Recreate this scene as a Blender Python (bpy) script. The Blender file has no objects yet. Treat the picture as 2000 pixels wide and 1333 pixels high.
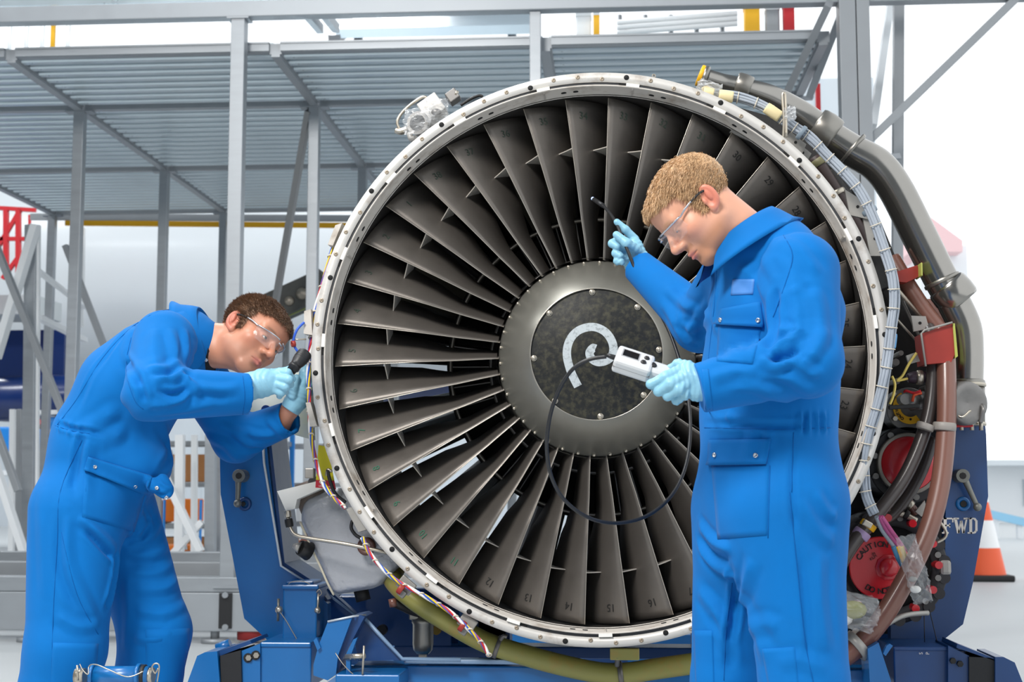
import bpy, bmesh, math, random
import numpy as np
from mathutils import Vector, Matrix, Quaternion
from mathutils.bvhtree import BVHTree
random.seed(7); np.random.seed(7)
PI = math.pi
SC = bpy.context.scene
COL = SC.collection

# ------------------------------------------------------------------ camera
CAM_Z, YAW, PITCH, FPX = 1.0, math.radians(4.12), math.radians(5.96), 2778.0
cam_d = bpy.data.cameras.new('camera'); cam = bpy.data.objects.new('camera', cam_d); COL.objects.link(cam)
cam.location = (0, 0, CAM_Z); cam.rotation_euler = (PI/2 + PITCH, 0, YAW)
cam_d.sensor_width = 36; cam_d.lens = 36*FPX/2000; cam_d.clip_end = 500
cam_d.dof.use_dof = True; cam_d.dof.focus_distance = 3.75; cam_d.dof.aperture_fstop = 7.1
SC.camera = cam
# ------------------------------------------------------------------ light
SC.view_settings.view_transform = 'Standard'; SC.view_settings.look = 'None'
SC.view_settings.gamma = 1; SC.view_settings.use_curve_mapping = False
SC.view_settings.exposure = 0.0
world = bpy.data.worlds.new('overcast_sky'); SC.world = world; world.use_nodes = True
bg = world.node_tree.nodes['Background']
bg.inputs[0].default_value = (0.93, 0.97, 1.0, 1); bg.inputs[1].default_value = 1.5
def sun(name, az, el, strength, ang, col):
    l = bpy.data.lights.new(name, 'SUN'); l.energy = strength; l.angle = math.radians(ang); l.color = col
    o = bpy.data.objects.new(name, l); COL.objects.link(o)
    a, e = math.radians(az), math.radians(el)
    d = Vector((math.sin(a)*math.cos(e), -math.cos(a)*math.cos(e), math.sin(e)))   # where it stands, azimuth 0 behind the camera
    o.rotation_euler = d.to_track_quat('Z', 'Y').to_euler(); o.location = d*30
    return o
def area(name, loc, tgt, sx, sy, watts, col=(1, 1, 1)):
    l = bpy.data.lights.new(name, 'AREA'); l.shape = 'RECTANGLE'; l.size = sx; l.size_y = sy; l.energy = watts; l.color = col
    o = bpy.data.objects.new(name, l); COL.objects.link(o); o.location = loc
    o.rotation_euler = (Vector(loc)-Vector(tgt)).to_track_quat('Z', 'Y').to_euler(); return o
area('key_lamp', (-2.6, -1.2, 5.6), (0, 4, 1.2), 2.2, 1.6, 560, (1.0, 0.97, 0.93))
for lx in (-13, -4.5):                                   # unseen overhead lights, added to make up for light the ceiling takes
    for ly in (3, 13, 23): area('roof_fill', (lx, ly, 10.6), (lx, ly, 0), 3.0, 3.0, 620, (0.97, 0.99, 1.0))

_r = Vector((math.cos(YAW), math.sin(YAW), 0))
_f = Vector((-math.sin(YAW)*math.cos(PITCH), math.cos(YAW)*math.cos(PITCH), math.sin(PITCH)))
_u = _r.cross(_f)
CAM = Vector((0, 0, CAM_Z))
def ray(px, py): return _f + _r*((px-1000)/FPX) - _u*((py-666.5)/FPX)
def P(px, py, Y):
    d = ray(px, py); return CAM + d*(Y/d.y)
def proj(v):
    w = Vector(v)-CAM; z = w.dot(_f)
    return (1000+FPX*w.dot(_r)/z, 666.5-FPX*w.dot(_u)/z)
def S(Y): return Y/FPX          # metres for one pixel of the photograph at depth Y

# ------------------------------------------------------------------ materials
MATS = {}
def srgb(c):
    return tuple((v/255/12.92 if v/255 <= 0.04045 else ((v/255+0.055)/1.055)**2.4) for v in c)
def mat(name, c, rough=0.5, metal=0.0, var=0.0, scale=8.0, bump=0.0, bscale=60.0, c2=None, c2amt=0.5, spec=0.5, alpha=None, trans=0.0, coat=0.0, stretch=None, sheen=0.0, vcol=False, aniso=0, emit=0):
    if name in MATS: return MATS[name]
    m = bpy.data.materials.new(name); m.use_nodes = True; MATS[name] = m
    nt = m.node_tree; N = nt.nodes; L = nt.links; b = N['Principled BSDF']
    col = srgb(c) + (1,)
    b.inputs['Base Color'].default_value = col; b.inputs['Roughness'].default_value = rough
    b.inputs['Metallic'].default_value = metal; b.inputs['Specular IOR Level'].default_value = spec
    if coat: b.inputs['Coat Weight'].default_value = coat; b.inputs['Coat Roughness'].default_value = 0.15
    if sheen: b.inputs['Sheen Weight'].default_value = sheen
    if trans: b.inputs['Transmission Weight'].default_value = trans
    if alpha is not None: b.inputs['Alpha'].default_value = alpha
    if emit: b.inputs['Emission Color'].default_value = col; b.inputs['Emission Strength'].default_value = emit
    tc = N.new('ShaderNodeTexCoord'); mp = N.new('ShaderNodeMapping'); L.new(tc.outputs['Object'], mp.inputs[0])
    if stretch: mp.inputs['Scale'].default_value = stretch
    if var or c2:
        n = N.new('ShaderNodeTexNoise'); n.inputs['Scale'].default_value = scale; n.inputs['Detail'].default_value = 6; n.inputs['Roughness'].default_value = 0.65
        L.new(mp.outputs[0], n.inputs['Vector'])
        rp = N.new('ShaderNodeValToRGB'); L.new(n.outputs['Fac'], rp.inputs[0])
        if c2:
            e0 = 0.5 + (0.5-c2amt)*0.4
            rp.color_ramp.elements[0].position = e0-0.08; rp.color_ramp.elements[1].position = e0+0.12
            rp.color_ramp.elements[0].color = col; rp.color_ramp.elements[1].color = srgb(c2)+(1,)
        else:
            rp.color_ramp.elements[0].position = 0.25; rp.color_ramp.elements[1].position = 0.75
            rp.color_ramp.elements[0].color = tuple(v*(1-var) for v in col[:3])+(1,)
            rp.color_ramp.elements[1].color = tuple(min(1, v*(1+var)) for v in col[:3])+(1,)
        if vcol:
            at = N.new('ShaderNodeAttribute'); at.attribute_name = 'Col'
            mx = N.new('ShaderNodeMix'); mx.data_type = 'RGBA'; mx.blend_type = 'MULTIPLY'; mx.inputs[0].default_value = 1
            g = N.new('ShaderNodeValToRGB'); L.new(n.outputs['Fac'], g.inputs[0])
            g.color_ramp.elements[0].position = 0.25; g.color_ramp.elements[1].position = 0.75
            g.color_ramp.elements[0].color = (1-var,)*3+(1,); g.color_ramp.elements[1].color = (1,)*3+(1,)
            L.new(at.outputs['Color'], mx.inputs[6]); L.new(g.outputs[0], mx.inputs[7]); L.new(mx.outputs[2], b.inputs['Base Color'])
        else:
            L.new(rp.outputs[0], b.inputs['Base Color'])
        rr = N.new('ShaderNodeMapRange'); L.new(n.outputs['Fac'], rr.inputs[0])
        rr.inputs['To Min'].default_value = max(0.02, rough-0.10); rr.inputs['To Max'].default_value = min(1, rough+0.10)
        L.new(rr.outputs[0], b.inputs['Roughness'])
    if bump:
        n2 = N.new('ShaderNodeTexNoise'); n2.inputs['Scale'].default_value = bscale; n2.inputs['Detail'].default_value = 4
        L.new(mp.outputs[0], n2.inputs['Vector'])
        bm_ = N.new('ShaderNodeBump'); bm_.inputs['Strength'].default_value = bump; bm_.inputs['Distance'].default_value = 0.01
        L.new(n2.outputs['Fac'], bm_.inputs['Height']); L.new(bm_.outputs[0], b.inputs['Normal'])
    return m

# ------------------------------------------------------------------ mesh builder
class MB:
    """collects shapes; build() links them as one mesh object"""
    def __init__(s): s.v = []; s.f = []; s.sm = []
    def add(s, vs, fs, smooth=False):
        o = len(s.v); s.v += [tuple(v) for v in vs]; s.f += [tuple(i+o for i in f) for f in fs]; s.sm += [smooth]*len(fs); return s
    def box(s, c, size, rot=None, bev=0.0):
        x, y, z = (d/2 for d in size); R = rot if rot is not None else Matrix.Identity(3); c = Vector(c)
        if bev <= 0:
            vs = [c + R @ Vector((i*x, j*y, k*z)) for i in (-1, 1) for j in (-1, 1) for k in (-1, 1)]
            return s.add(vs, [(0,1,3,2),(4,6,7,5),(0,4,5,1),(2,3,7,6),(0,2,6,4),(1,5,7,3)])
        b = min(bev, x*.9, y*.9, z*.9)
        bm = bmesh.new(); bmesh.ops.create_cube(bm, size=1)
        for v in bm.verts: v.co = Vector((v.co.x*2*x, v.co.y*2*y, v.co.z*2*z))
        bmesh.ops.bevel(bm, geom=bm.edges[:], offset=b, segments=2, affect='EDGES', profile=0.5)
        bm.verts.index_update(); vs = [c + R @ v.co for v in bm.verts]; fs = [tuple(v.index for v in f.verts) for f in bm.faces]; bm.free()
        return s.add(vs, fs)
    def beam(s, a, b, w, h, up=(0, 0, 1), bev=0.0):
        a, b = Vector(a), Vector(b); d = b-a; L = d.length; d.normalize(); up = Vector(up)
        if abs(d.dot(up)) > 0.98: up = Vector((0, 1, 0))
        sx = d.cross(up).normalized(); uz = sx.cross(d)
        R = Matrix((sx, d, uz)).transposed()
        return s.box((a+b)/2, (w, L, h), R, bev)
    def tube(s, pts, r, n=10, smooth=True, cap=True, closed=False, sub=0):
        pts = [Vector(p) for p in pts]
        if sub and len(pts) > 2: pts, r = catmull(pts, sub, r, closed)
        m = len(pts); rs = list(r) if isinstance(r, (list, tuple)) else [r]*m
        vs = []; fs = []; prev = None
        for i, p in enumerate(pts):
            if closed: t = pts[(i+1) % m]-pts[i-1]
            else: t = pts[min(i+1, m-1)]-pts[max(i-1, 0)]
            t = t.normalized() if t.length > 1e-9 else Vector((0, 0, 1))
            if prev is None:
                a = Vector((0, 0, 1)) if abs(t.z) < 0.9 else Vector((1, 0, 0)); nx = t.cross(a).normalized()
            else:
                nx = (prev - t*prev.dot(t)).normalized()
            prev = nx; ny = t.cross(nx)
            vs += [p + (nx*math.cos(2*PI*k/n) + ny*math.sin(2*PI*k/n))*rs[i] for k in range(n)]
        for i in range(m if closed else m-1):
            j = (i+1) % m
            fs += [(i*n+k, i*n+(k+1) % n, j*n+(k+1) % n, j*n+k) for k in range(n)]
        s.add(vs, fs, smooth)
        if cap and not closed:
            o = len(s.v)-len(vs)
            s.f += [tuple(o+k for k in range(n))[::-1], tuple(o+(m-1)*n+k for k in range(n))]; s.sm += [False, False]
        return s
    def lathe(s, prof, origin, axis=(0, 1, 0), n=48, smooth=True, a0=0, a1=2*PI, closed_prof=False):
        """prof: list of (radius, along)"""
        ax = Vector(axis).normalized(); t = Vector((0, 0, 1)) if abs(ax.z) < 0.9 else Vector((1, 0, 0))
        ex = t.cross(ax).normalized(); ez = ax.cross(ex); O = Vector(origin); full = abs(a1-a0-2*PI) < 1e-6
        m = len(prof); cnt = n if full else n+1; vs = []
        for k in range(cnt):
            a = a0+(a1-a0)*k/n; d = ex*math.cos(a)+ez*math.sin(a)
            vs += [O + d*r + ax*l for r, l in prof]
        fs = []
        for k in range(n):
            k2 = (k+1) % cnt
            for i in range(m if closed_prof else m-1):
                j = (i+1) % m; fs.append((k*m+i, k*m+j, k2*m+j, k2*m+i))
        if closed_prof and not full:
            fs += [tuple(range(m))[::-1], tuple((cnt-1)*m+i for i in range(m))]
        return s.add(vs, fs, smooth)
    def cyl(s, a, b, r, n=16, r2=None, smooth=True):
        return s.tube([a, b], [r, r if r2 is None else r2], n, smooth)
    def prism(s, poly, ext):
        """poly: 3D points of a flat outline, ext: extrusion vector"""
        p = [Vector(q) for q in poly]; e = Vector(ext); n = len(p)
        vs = p+[q+e for q in p]
        return s.add(vs, [tuple(range(n))[::-1], tuple(range(n, 2*n))]+[(i, (i+1) % n, n+(i+1) % n, n+i) for i in range(n)])
    def ball(s, c, r, n=12, scale=(1, 1, 1), rot=None):
        m = n//2; c = Vector(c); R = rot if rot is not None else Matrix.Identity(3); vs = []; fs = []
        for i in range(m+1):
            t = PI*i/m
            for k in range(n):
                a = 2*PI*k/n
                vs.append(c + R @ Vector((r*scale[0]*math.sin(t)*math.cos(a), r*scale[1]*math.sin(t)*math.sin(a), r*scale[2]*math.cos(t))))
        for i in range(m):
            for k in range(n): fs.append((i*n+k, i*n+(k+1) % n, (i+1)*n+(k+1) % n, (i+1)*n+k))
        return s.add(vs, fs, True)
    def mesh(s, name):
        me = bpy.data.meshes.new(name); me.from_pydata(s.v, [], s.f)
        me.polygons.foreach_set('use_smooth', s.sm); me.validate(); me.update()
        bm = bmesh.new(); bm.from_mesh(me); bmesh.ops.remove_doubles(bm, verts=bm.verts, dist=1e-6); bmesh.ops.recalc_face_normals(bm, faces=bm.faces)
        bm.to_mesh(me); bm.free()
        return me
    def build(s, name, m, parent=None):
        return link(name, s.mesh(name), m, parent)
def catmull(pts, sub, r=None, closed=False):
    m = len(pts); out = []; ro = []; isl = isinstance(r, (list, tuple))
    for i in range(m if closed else m-1):
        g = (lambda k: pts[k % m]) if closed else (lambda k: pts[min(max(k, 0), m-1)])
        p0, p1, p2, p3 = g(i-1), g(i), g(i+1), g(i+2)
        for k in range(sub):
            t = k/sub
            out.append(0.5*((2*p1)+(p2-p0)*t+(2*p0-5*p1+4*p2-p3)*t*t+(3*p1-p0-3*p2+p3)*t**3))
            if isl: ro.append(r[i]*(1-t)+r[(i+1) % m]*t)
    if not closed:
        out.append(pts[-1].copy())
        if isl: ro.append(r[-1])
    return out, (ro if isl else r)
INV = {}
def link(name, me, m, parent=None):
    o = bpy.data.objects.new(name, me); COL.objects.link(o)
    if m is not None and not me.materials:
        for mm in (m if isinstance(m, (list, tuple)) else [m]): me.materials.append(mm)
    if parent is not None:
        o.parent = parent
        o.matrix_parent_inverse = INV.get(parent.name, Matrix.Identity(4))
    return o
def thing(name, label, cat, base, group=None):
    """an Empty at the thing's base; children keep world coordinates"""
    o = bpy.data.objects.new(name, None); COL.objects.link(o); o.location = base; o.empty_display_size = 0.1
    INV[o.name] = Matrix.Translation(-Vector(base))
    tag(o, label, cat, group); return o
def tag(o, label=None, cat=None, group=None, kind=None):
    if label: o['label'] = label
    if cat: o['category'] = cat
    if group: o['group'] = group
    if kind: o['kind'] = kind
    return o
def frame(z, x=None):
    """rotation whose Z column is z"""
    z = Vector(z).normalized(); x = Vector(x) if x is not None else (Vector((1, 0, 0)) if abs(z.x) < 0.9 else Vector((0, 1, 0)))
    y = z.cross(x).normalized(); x = y.cross(z)
    return Matrix((x, y, z)).transposed()
def text_mesh(txt, size, loc, right, up, depth=0.0006, align='CENTER', name='lettering', bold=0.0):
    c = bpy.data.curves.new('t', 'FONT'); c.body = txt; c.size = size; c.align_x = align; c.align_y = 'CENTER'; c.extrude = depth; c.offset = bold
    c.resolution_u = 3
    o = bpy.data.objects.new('t', c); COL.objects.link(o)
    dg = bpy.context.evaluated_depsgraph_get(); me = bpy.data.meshes.new_from_object(o.evaluated_get(dg))
    bpy.data.objects.remove(o); bpy.data.curves.remove(c)
    r = Vector(right).normalized(); u = Vector(up); u = (u-r*u.dot(r)).normalized(); n = r.cross(u)
    M = Matrix((r, u, n)).transposed().to_4x4(); M.translation = Vector(loc)
    me.transform(M); me.name = name; me.materials.clear(); return me
# ------------------------------------------------------------------ setting
m_floor = mat('concrete_floor', (182, 186, 188), 0.5, var=0.06, scale=1.2, bump=0.05, bscale=30)
m_wall = mat('hangar_wall', (214, 221, 227), 0.7, var=0.02, scale=0.5)
o = MB().box((0, 20, -0.05), (90, 70, 0.1)).build('floor', m_floor); tag(o, kind='structure')
o = MB().box((-11.5, 38, 6), (37, 0.4, 12.0)).build('wall_back', m_wall); tag(o, kind='structure')
for k in range(24):       # sheet ribs of the back wall
    MB().box((-29+k*1.5, 37.77, 6), (0.12, 0.06, 12)).build('wall_rib', m_wall, o)

m_hall = mat('hall_cladding', (150, 156, 162), .7, var=.03, scale=.4)  # unseen rest of the hangar, added to give light and reflections contrast
o = MB().box((-12, 6.5, 11.2), (34, 43, .3)).build('ceiling', m_hall); tag(o, kind='structure')
o = MB().box((-29, 12, 5.6), (.3, 54, 11.2)).build('wall_left', m_hall); tag(o, kind='structure')
o = MB().box((-12, -15, 5.6), (34, .3, 11.2)).build('wall_front', m_hall); tag(o, kind='structure')

m_alu = mat('aluminium_profile', (158, 163, 168), 0.42, 0.6, var=0.06, scale=3, stretch=(1, 1, 8))
m_alu_l = mat('aluminium_beam', (160, 165, 170), 0.45, 0.55, var=0.05, scale=3)
m_alu_d = mat('aluminium_dull', (150, 154, 158), 0.5, 0.5, var=0.05, scale=3)
m_deck = mat('ribbed_deck', (198, 210, 216), 0.3, 0.6, var=0.06, scale=2)
m_white_paint = mat('white_paint', (226, 229, 231), 0.5)
m_yellow = mat('yellow_paint', (236, 176, 16), 0.5)
m_red = mat('red_paint', (190, 28, 38), 0.5)
m_black = mat('black_rubber', (24, 25, 28), 0.6, bump=0.05)

R1, R2, R3, R4 = 9.3, 10.74, 12.87, 14.9
XB = [-6.1, -4.2, -2.32, -0.45, 1.42]
zb2, zt2 = P(500, 211, R2).z, P(500, 189, R2).z       # under and upper side of the cross beams
plat = thing('work_platform', 'tall aluminium docking platform with ribbed deck and square posts behind the engine', 'platform', (-2.3, 11, 0))
def sq(a, b, w, h=None, m=m_alu, name='post', up=(0, 1, 0)):
    return MB().beam(a, b, w, h or w, up, 0.004).build(name, m, plat)
# deck planks, bay by bay
DF = 9.42
def plank_mesh(L, pw):
    mb = MB(); h = 0.062; t = pw/2
    prof = [(-t, 0.02), (-t*0.82, 0.02), (-t*0.72, -h*.8), (-t*.6, -h), (t*0.15, -h), (t*0.30, -h*.75), (t*.62, 0.02), (t, 0.02), (t, 0.034), (-t, 0.034)]
    return mb.prism([(-L/2, y, z) for y, z in prof], (L, 0, 0)).mesh('deck_plank')
for (y0, y1, n) in ((DF+0.06, R2-0.05, 8), (R2+0.05, R3-0.05, 13), (R3+0.05, R4-0.05, 14)):
    pw = (y1-y0)/n; pm = None
    for c in range(4):
        L = XB[c+1]-XB[c]-0.075
        if pm is None: pm = plank_mesh(L, pw); pm.materials.append(m_deck)
        for k in range(n):
            o = link('deck_plank', pm, None, plat); o.location = Vector(((XB[c]+XB[c+1])/2, y0+pw*(k+0.5), zt2-0.01))
# deck edge channels, cross beams and depth beams
for c in range(4):
    x0, x1 = XB[c]+0.04, XB[c+1]-0.04
    zlo, zhi = P(1000, 90, DF).z, P(1000, 73, DF).z
    MB().box(((x0+x1)/2, DF, (zlo+zhi)/2), (x1-x0, 0.03, zhi-zlo)).box(((x0+x1)/2, DF+0.03, zlo), (x1-x0, 0.06, 0.006)).box(((x0+x1)/2, DF-0.008, zhi-0.006), (x1-x0, 0.03, 0.012)).build('deck_edge', m_alu, plat)
    for R in (R2, R3, R4):
        MB().box(((x0+x1)/2, R, (zb2+zt2)/2), (x1-x0, 0.05, zt2-zb2), bev=.004).build('cross_beam', m_alu_d if R > R2 else m_alu, plat)
for x in XB:
    for (a, b) in ((DF+0.02, R2-0.04), (R2+0.04, R3-0.04), (R3+0.04, R4)):
        MB().box((x, (a+b)/2, (zb2+zt2)/2+0.01), (0.085, b-a, 0.075)).box((x, (a+b)/2, zb2+0.008), (0.06, b-a, 0.02)).build('depth_beam', m_alu_l, plat)
        for k in range(4 if x < -3 else 0):                      # deck clips along the beam
            y = a+(b-a)*(k+0.6)/4.2
            MB().box((x+0.075, y, zt2-0.035), (0.06, 0.07, 0.03)).build('deck_clip', m_alu, plat)
    for R in (R2, R3, R4):
        MB().box((x, R, zb2-0.008), (0.22, 0.09, 0.012)).build('gusset_plate', m_alu, plat)
        for sx in (-1, 1):
            MB().ball((x+sx*0.085, R-0.028, (zb2+zt2)/2), 0.012, 8).build('bolt', m_alu_d, plat)
# posts in rows 2-4
for (x, R, w) in ((-4.2, R2, .082), (-2.32, R2, .082), (-4.2, R3, .08), (-2.32, R3, .08), (-4.2, R4, .08), (-6.1, R4, .08), (-6.1, R3, .08), (-2.32, R4, .08)):
    sq((x, R, 0.12), (x, R, zb2-0.01), w)
# front row: guard beam, its posts
zg0, zg1 = P(600, 34, R1).z, P(600, 3, R1).z
MB().box((-1.5, R1, (zg0+zg1)/2), (12, 0.10, zg1-zg0), bev=.006).build('guard_beam', m_alu_l, plat)
xa = P(463, 300, R1).x
sq((xa, R1, 0.36), (xa, R1, zg0), 0.095, 0.095); MB().box((xa, R1, zg0-0.006), (.15, .12, .012)).build('gusset_plate', m_alu, plat)
MB().box((xa, R1, 0.365), (.17, .14, .014)).build('foot_plate', m_alu, plat)
xb = P(1050, 90, R1+.3).x
sq((xb, R1+.02, 0.3), (xb, R1+.02, zg0), 0.075)
xc = P(1652, 100, R1).x
sq((xc, R1-.03, 0.12), (xc, R1-.03, zg1+0.6), 0.105, 0.14, m_alu_d); sq((xc+0.103, R1-.02, 0.12), (xc+0.103, R1-.02, zg1+0.6), 0.085, 0.14, m_alu_d)
# braces: (pixel, depth) to (pixel, depth)
m_brace = mat('brace_grey', (132, 133, 134), 0.5, 0.4)
for (a, b, w, h, m) in (
    ((603, 216, R2-.02), (528, 650, R2+.9), .045, .08, m_brace),
    ((1620, 6, R1-.1), (1535, 185, R1+.5), .05, .085, m_alu_d), ((1642, 30, R1+.2), (1582, 185, R1+.9), .05, .07, m_alu_l),
    ((1992, -10, R1), (1698, 275, R1), .05, .075, m_alu_d), ((1740, 0, R1+1.2), (1704, 250, R1+.4), .05, .08, m_white_paint),
    ((1755, 0, R1+.5), (1752, 560, R1+.5), .07, .07, m_alu_d), ((1700, 310, R1+.2), (1755, 306, R1+.4), .04, .04, m_alu_d),
    ((-12, 470, 11.6), (150, 875, 11.6), .05, .075, m_alu_d), ((70, 440, 11.9), (-8, 700, 11.9), .06, .11, m_white_paint),
    ((62, 440, 12.1), (55, 1080, 12.1), .10, .08, m_alu), ((76, 440, 12.0), (72, 1080, 12.0), .02, .05, m_white_paint),
    ((128, 480, 12.9), (205, 680, 12.9), .05, .08, m_alu_d), ((150, 445, 14.9), (148, 660, 14.9), .05, .05, m_alu), ((163, 445, 15.2), (160, 640, 15.2), .035, .05, m_white_paint),
    ((75, 530, 13.), (165, 600, 15.), .04, .05, m_white_paint), ((75, 620, 13.), (165, 665, 15.), .05, .07, m_white_paint),
    ((-10, 835, 11.6), (36, 960, 11.6), .05, .07, m_alu_d), ((-12, 900, 11.3), (52, 1095, 11.3), .05, .09, m_white_paint), ((25, 800, 12.6), (22, 1080, 12.6), .045, .05, m_white_paint),
    ((38, 800, 13.1), (36, 1080, 13.1), .05, .05, m_alu_d),
    ((310, 905, 10.9), (392, 1078, 10.9), .05, .08, m_white_paint), ((395, 1020, 11.2), (335, 1085, 11.2), .05, .06, m_white_paint),
    ((352, 850, 11.5), (350, 1078, 11.5), .07, .07, m_white_paint), ((380, 850, 12.2), (379, 1078, 12.2), .05, .05, m_white_paint), ((412, 850, 11.2), (411, 1078, 11.2), .08, .08, m_alu),
    ((330, 880, 13.), (360, 1075, 13.), .045, .06, m_alu_l), ((440, 860, 10.8), (438, 1060, 10.8), .05, .05, m_white_paint),
    ((610, 1040, 10.7), (560, 1095, 10.7), .05, .08, mat('brown_primer', (120, 74, 62), .6)), ((640, 1010, 10.8), (575, 1090, 10.8), .04, .05, m_alu_l)):
    MB().beam(P(*a), P(*b), w, h, (0, 1, 0), .003).build('brace', m, plat)
# platform base
zf = 0.0
for (y0, y1, Y, dep, m) in ((1078, 1098, 10.7, .1, m_alu), (1098, 1126, 9.75, .1, m_alu_d), (1127, 1156, R1, .16, m_alu), (1157, 1232, R1-.01, .1, m_alu_l)):
    z0, z1 = P(300, y1, Y).z, P(300, y0, Y).z
    MB().box((-2.9, Y+dep/2-.05, (z0+z1)/2), (8.0, dep, z1-z0), bev=.005).build('base_beam', m, plat)
a, b = P(428, 1158, R1-.07), P(452, 1230, R1-.07)
MB().box(((a.x+b.x)/2, R1-.065, (a.z+b.z)/2), (b.x-a.x, .012, a.z-b.z-.01)).build('socket', m_black, plat)
for py in (1163, 1226):
    c = P(440, py, R1-.075); MB().cyl((c.x, R1-.085, c.z), (c.x, R1-.06, c.z), .02, 12).build('bolt', m_alu, plat)
for (px, Y) in ((420, R1), (60, R1), (820, R1), (60, 12.6), (420, 12.6), (1660, R1), (1745, R1+.5)):
    c = P(px, 1240, Y)
    MB().cyl((c.x, Y, 0.0), (c.x, Y, .03), .09, 20).cyl((c.x, Y, .03), (c.x, Y, .16), .03, 12).build('levelling_foot', m_alu_d, plat)
c = P(490, 1245, R1+.05)
MB().cyl((c.x, R1+.05, .02), (c.x, R1+.05, .14), .09, 20).build('base_wheel', mat('red_primer', (150, 40, 40), .6), plat)
# rear edge of the deck: yellow bumper strip
a, b = P(128, 436, R4+.15), P(700, 441, R4+.15)
MB().beam(a, b, .04, .055).build('bumper_strip', m_yellow, plat)
a, b = P(60, 424, R4+.1), P(900, 428, R4+.1)
MB().beam(a, b, .04, .07).build('cross_beam', m_alu_d, plat)
# upper storey edge above the guard beam
o = MB().box((-1.9, 9.9, P(400, -14, 9.9).z), (8.2, .1, .16)).build('deck_edge', m_deck, plat)
for x in (XB[2], XB[2]+.13):
    MB().beam((x, 9.9, P(480, -6, 9.9).z), (x, 10.9, P(500, 60, 10.9).z), .05, .07).build('depth_beam', m_alu_l, plat)

# ------------------------------------------------------------------ things behind the platform
m_fus = mat('fuselage_white', (216, 222, 226), 0.35, coat=0.2)
m_navy = mat('navy_paint', (12, 42, 98), 0.3, coat=0.3)
FY, FZ, FR = 22.0, 4.35, 2.15
plane = thing('parked_aircraft', 'white parked aircraft fuselage with navy blue belly behind the platform', 'aircraft', (-6, FY, 0))
def shell(name, a0, a1, m, x0=-14.0, x1=3.0, r=FR):
    mb = MB(); n = 40; k = 18; vs = []; fs = []
    for i in range(k+1):
        x = x0+(x1-x0)*i/k; rr = r*(1 if i < 14 else (1-((i-13)/(k-12.6))**2.2*0.72)); dz = 0 if i < 14 else -((i-13)/5)**1.5*0.35
        for j in range(n+1):
            a = a0+(a1-a0)*j/n; vs.append((x, FY-rr*math.sin(a), FZ+dz+rr*math.cos(a)))
    for i in range(k):
        for j in range(n): fs.append((i*(n+1)+j, i*(n+1)+j+1, (i+1)*(n+1)+j+1, (i+1)*(n+1)+j))
    return mb.add(vs, fs, True).build(name, m, plane)
shell('fuselage_skin', -0.78*PI, 0.78*PI, m_fus); shell('belly', 0.78*PI, 1.22*PI, m_navy)
for x in (-5.5, 2.0):
    MB().cyl((x, FY, .35), (x, FY, FZ-FR+.3), .09, 12).build('gear_leg', m_alu_d, plane)
    for s in (-.22, .22): MB().cyl((x+s-.1, FY, .36), (x+s+.1, FY, .36), .36, 24).build('gear_wheel', m_black, plane)
# engine nacelle hanging low, navy
c = P(90, 780, 18.5)
nac = thing('nacelle_pod', 'dark navy engine pod low behind the bent-over mechanic', 'engine', (c.x, 18.5, 0))
MB().lathe([(0.05, 1.35), (0.2, 1.2), (.30, .6), (.33, 0), (.31, -.6), (.27, -1.0), (.24, -1.02), (.25, -.9), (.1, -.6)], (c.x, 18.5, c.z), (-1, 0, 0), 28).build('nacelle_shell', m_navy, nac)
MB().lathe([(.27, .98), (.285, 1.0), (.29, 1.06), (.25, 1.06)], (c.x, 18.5, c.z), (1, 0, 0), 28).build('nacelle_lip', mat('dark_lip', (30, 32, 44), .4), nac)
MB().box((c.x-.2, 18.5, c.z+.55), (.9, .12, .75)).build('pylon', m_navy, nac)
# trestle that carries it
for s in (-.7, .5): MB().beam((c.x+s, 18.5, 0), (c.x+s, 18.5, c.z-.28), .07, .07).build('trestle_leg', m_alu_d, nac)
# red access tower at the far left
tw = thing('access_tower', 'red steel lattice access tower beside the white fuselage', 'tower', P(15, 980, 17.5).xy.to_3d())
for (a, b, w) in (((-45, 400), (-45, 1100), .08), ((12, 405), (12, 520), .06), ((36, 410), (36, 520), .06), ((0, 467), (50, 467), .05), ((-5, 485), (40, 410), .05), ((5, 545), (38, 500), .05), ((58, 420), (58, 470), .03), ((-30, 405), (70, 411), .05),
                  ((64, 805), (82, 840), .06), ((60, 875), (80, 830), .06), ((68, 905), (82, 935), .05), ((66, 800), (66, 1100), .05), ((36, 520), (36, 560), .06)):
    MB().beam(P(a[0], a[1], 17.5), P(b[0], b[1], 17.5), w, w, (0, 1, 0)).build('lattice_bar', m_red, tw)
c = P(25, 600, 18.0); MB().box((c.x-.4, 18.2, c.z), (1.6, .9, .25)).build('landing', mat('landing_grey', (176, 182, 184), .6), tw)
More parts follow.
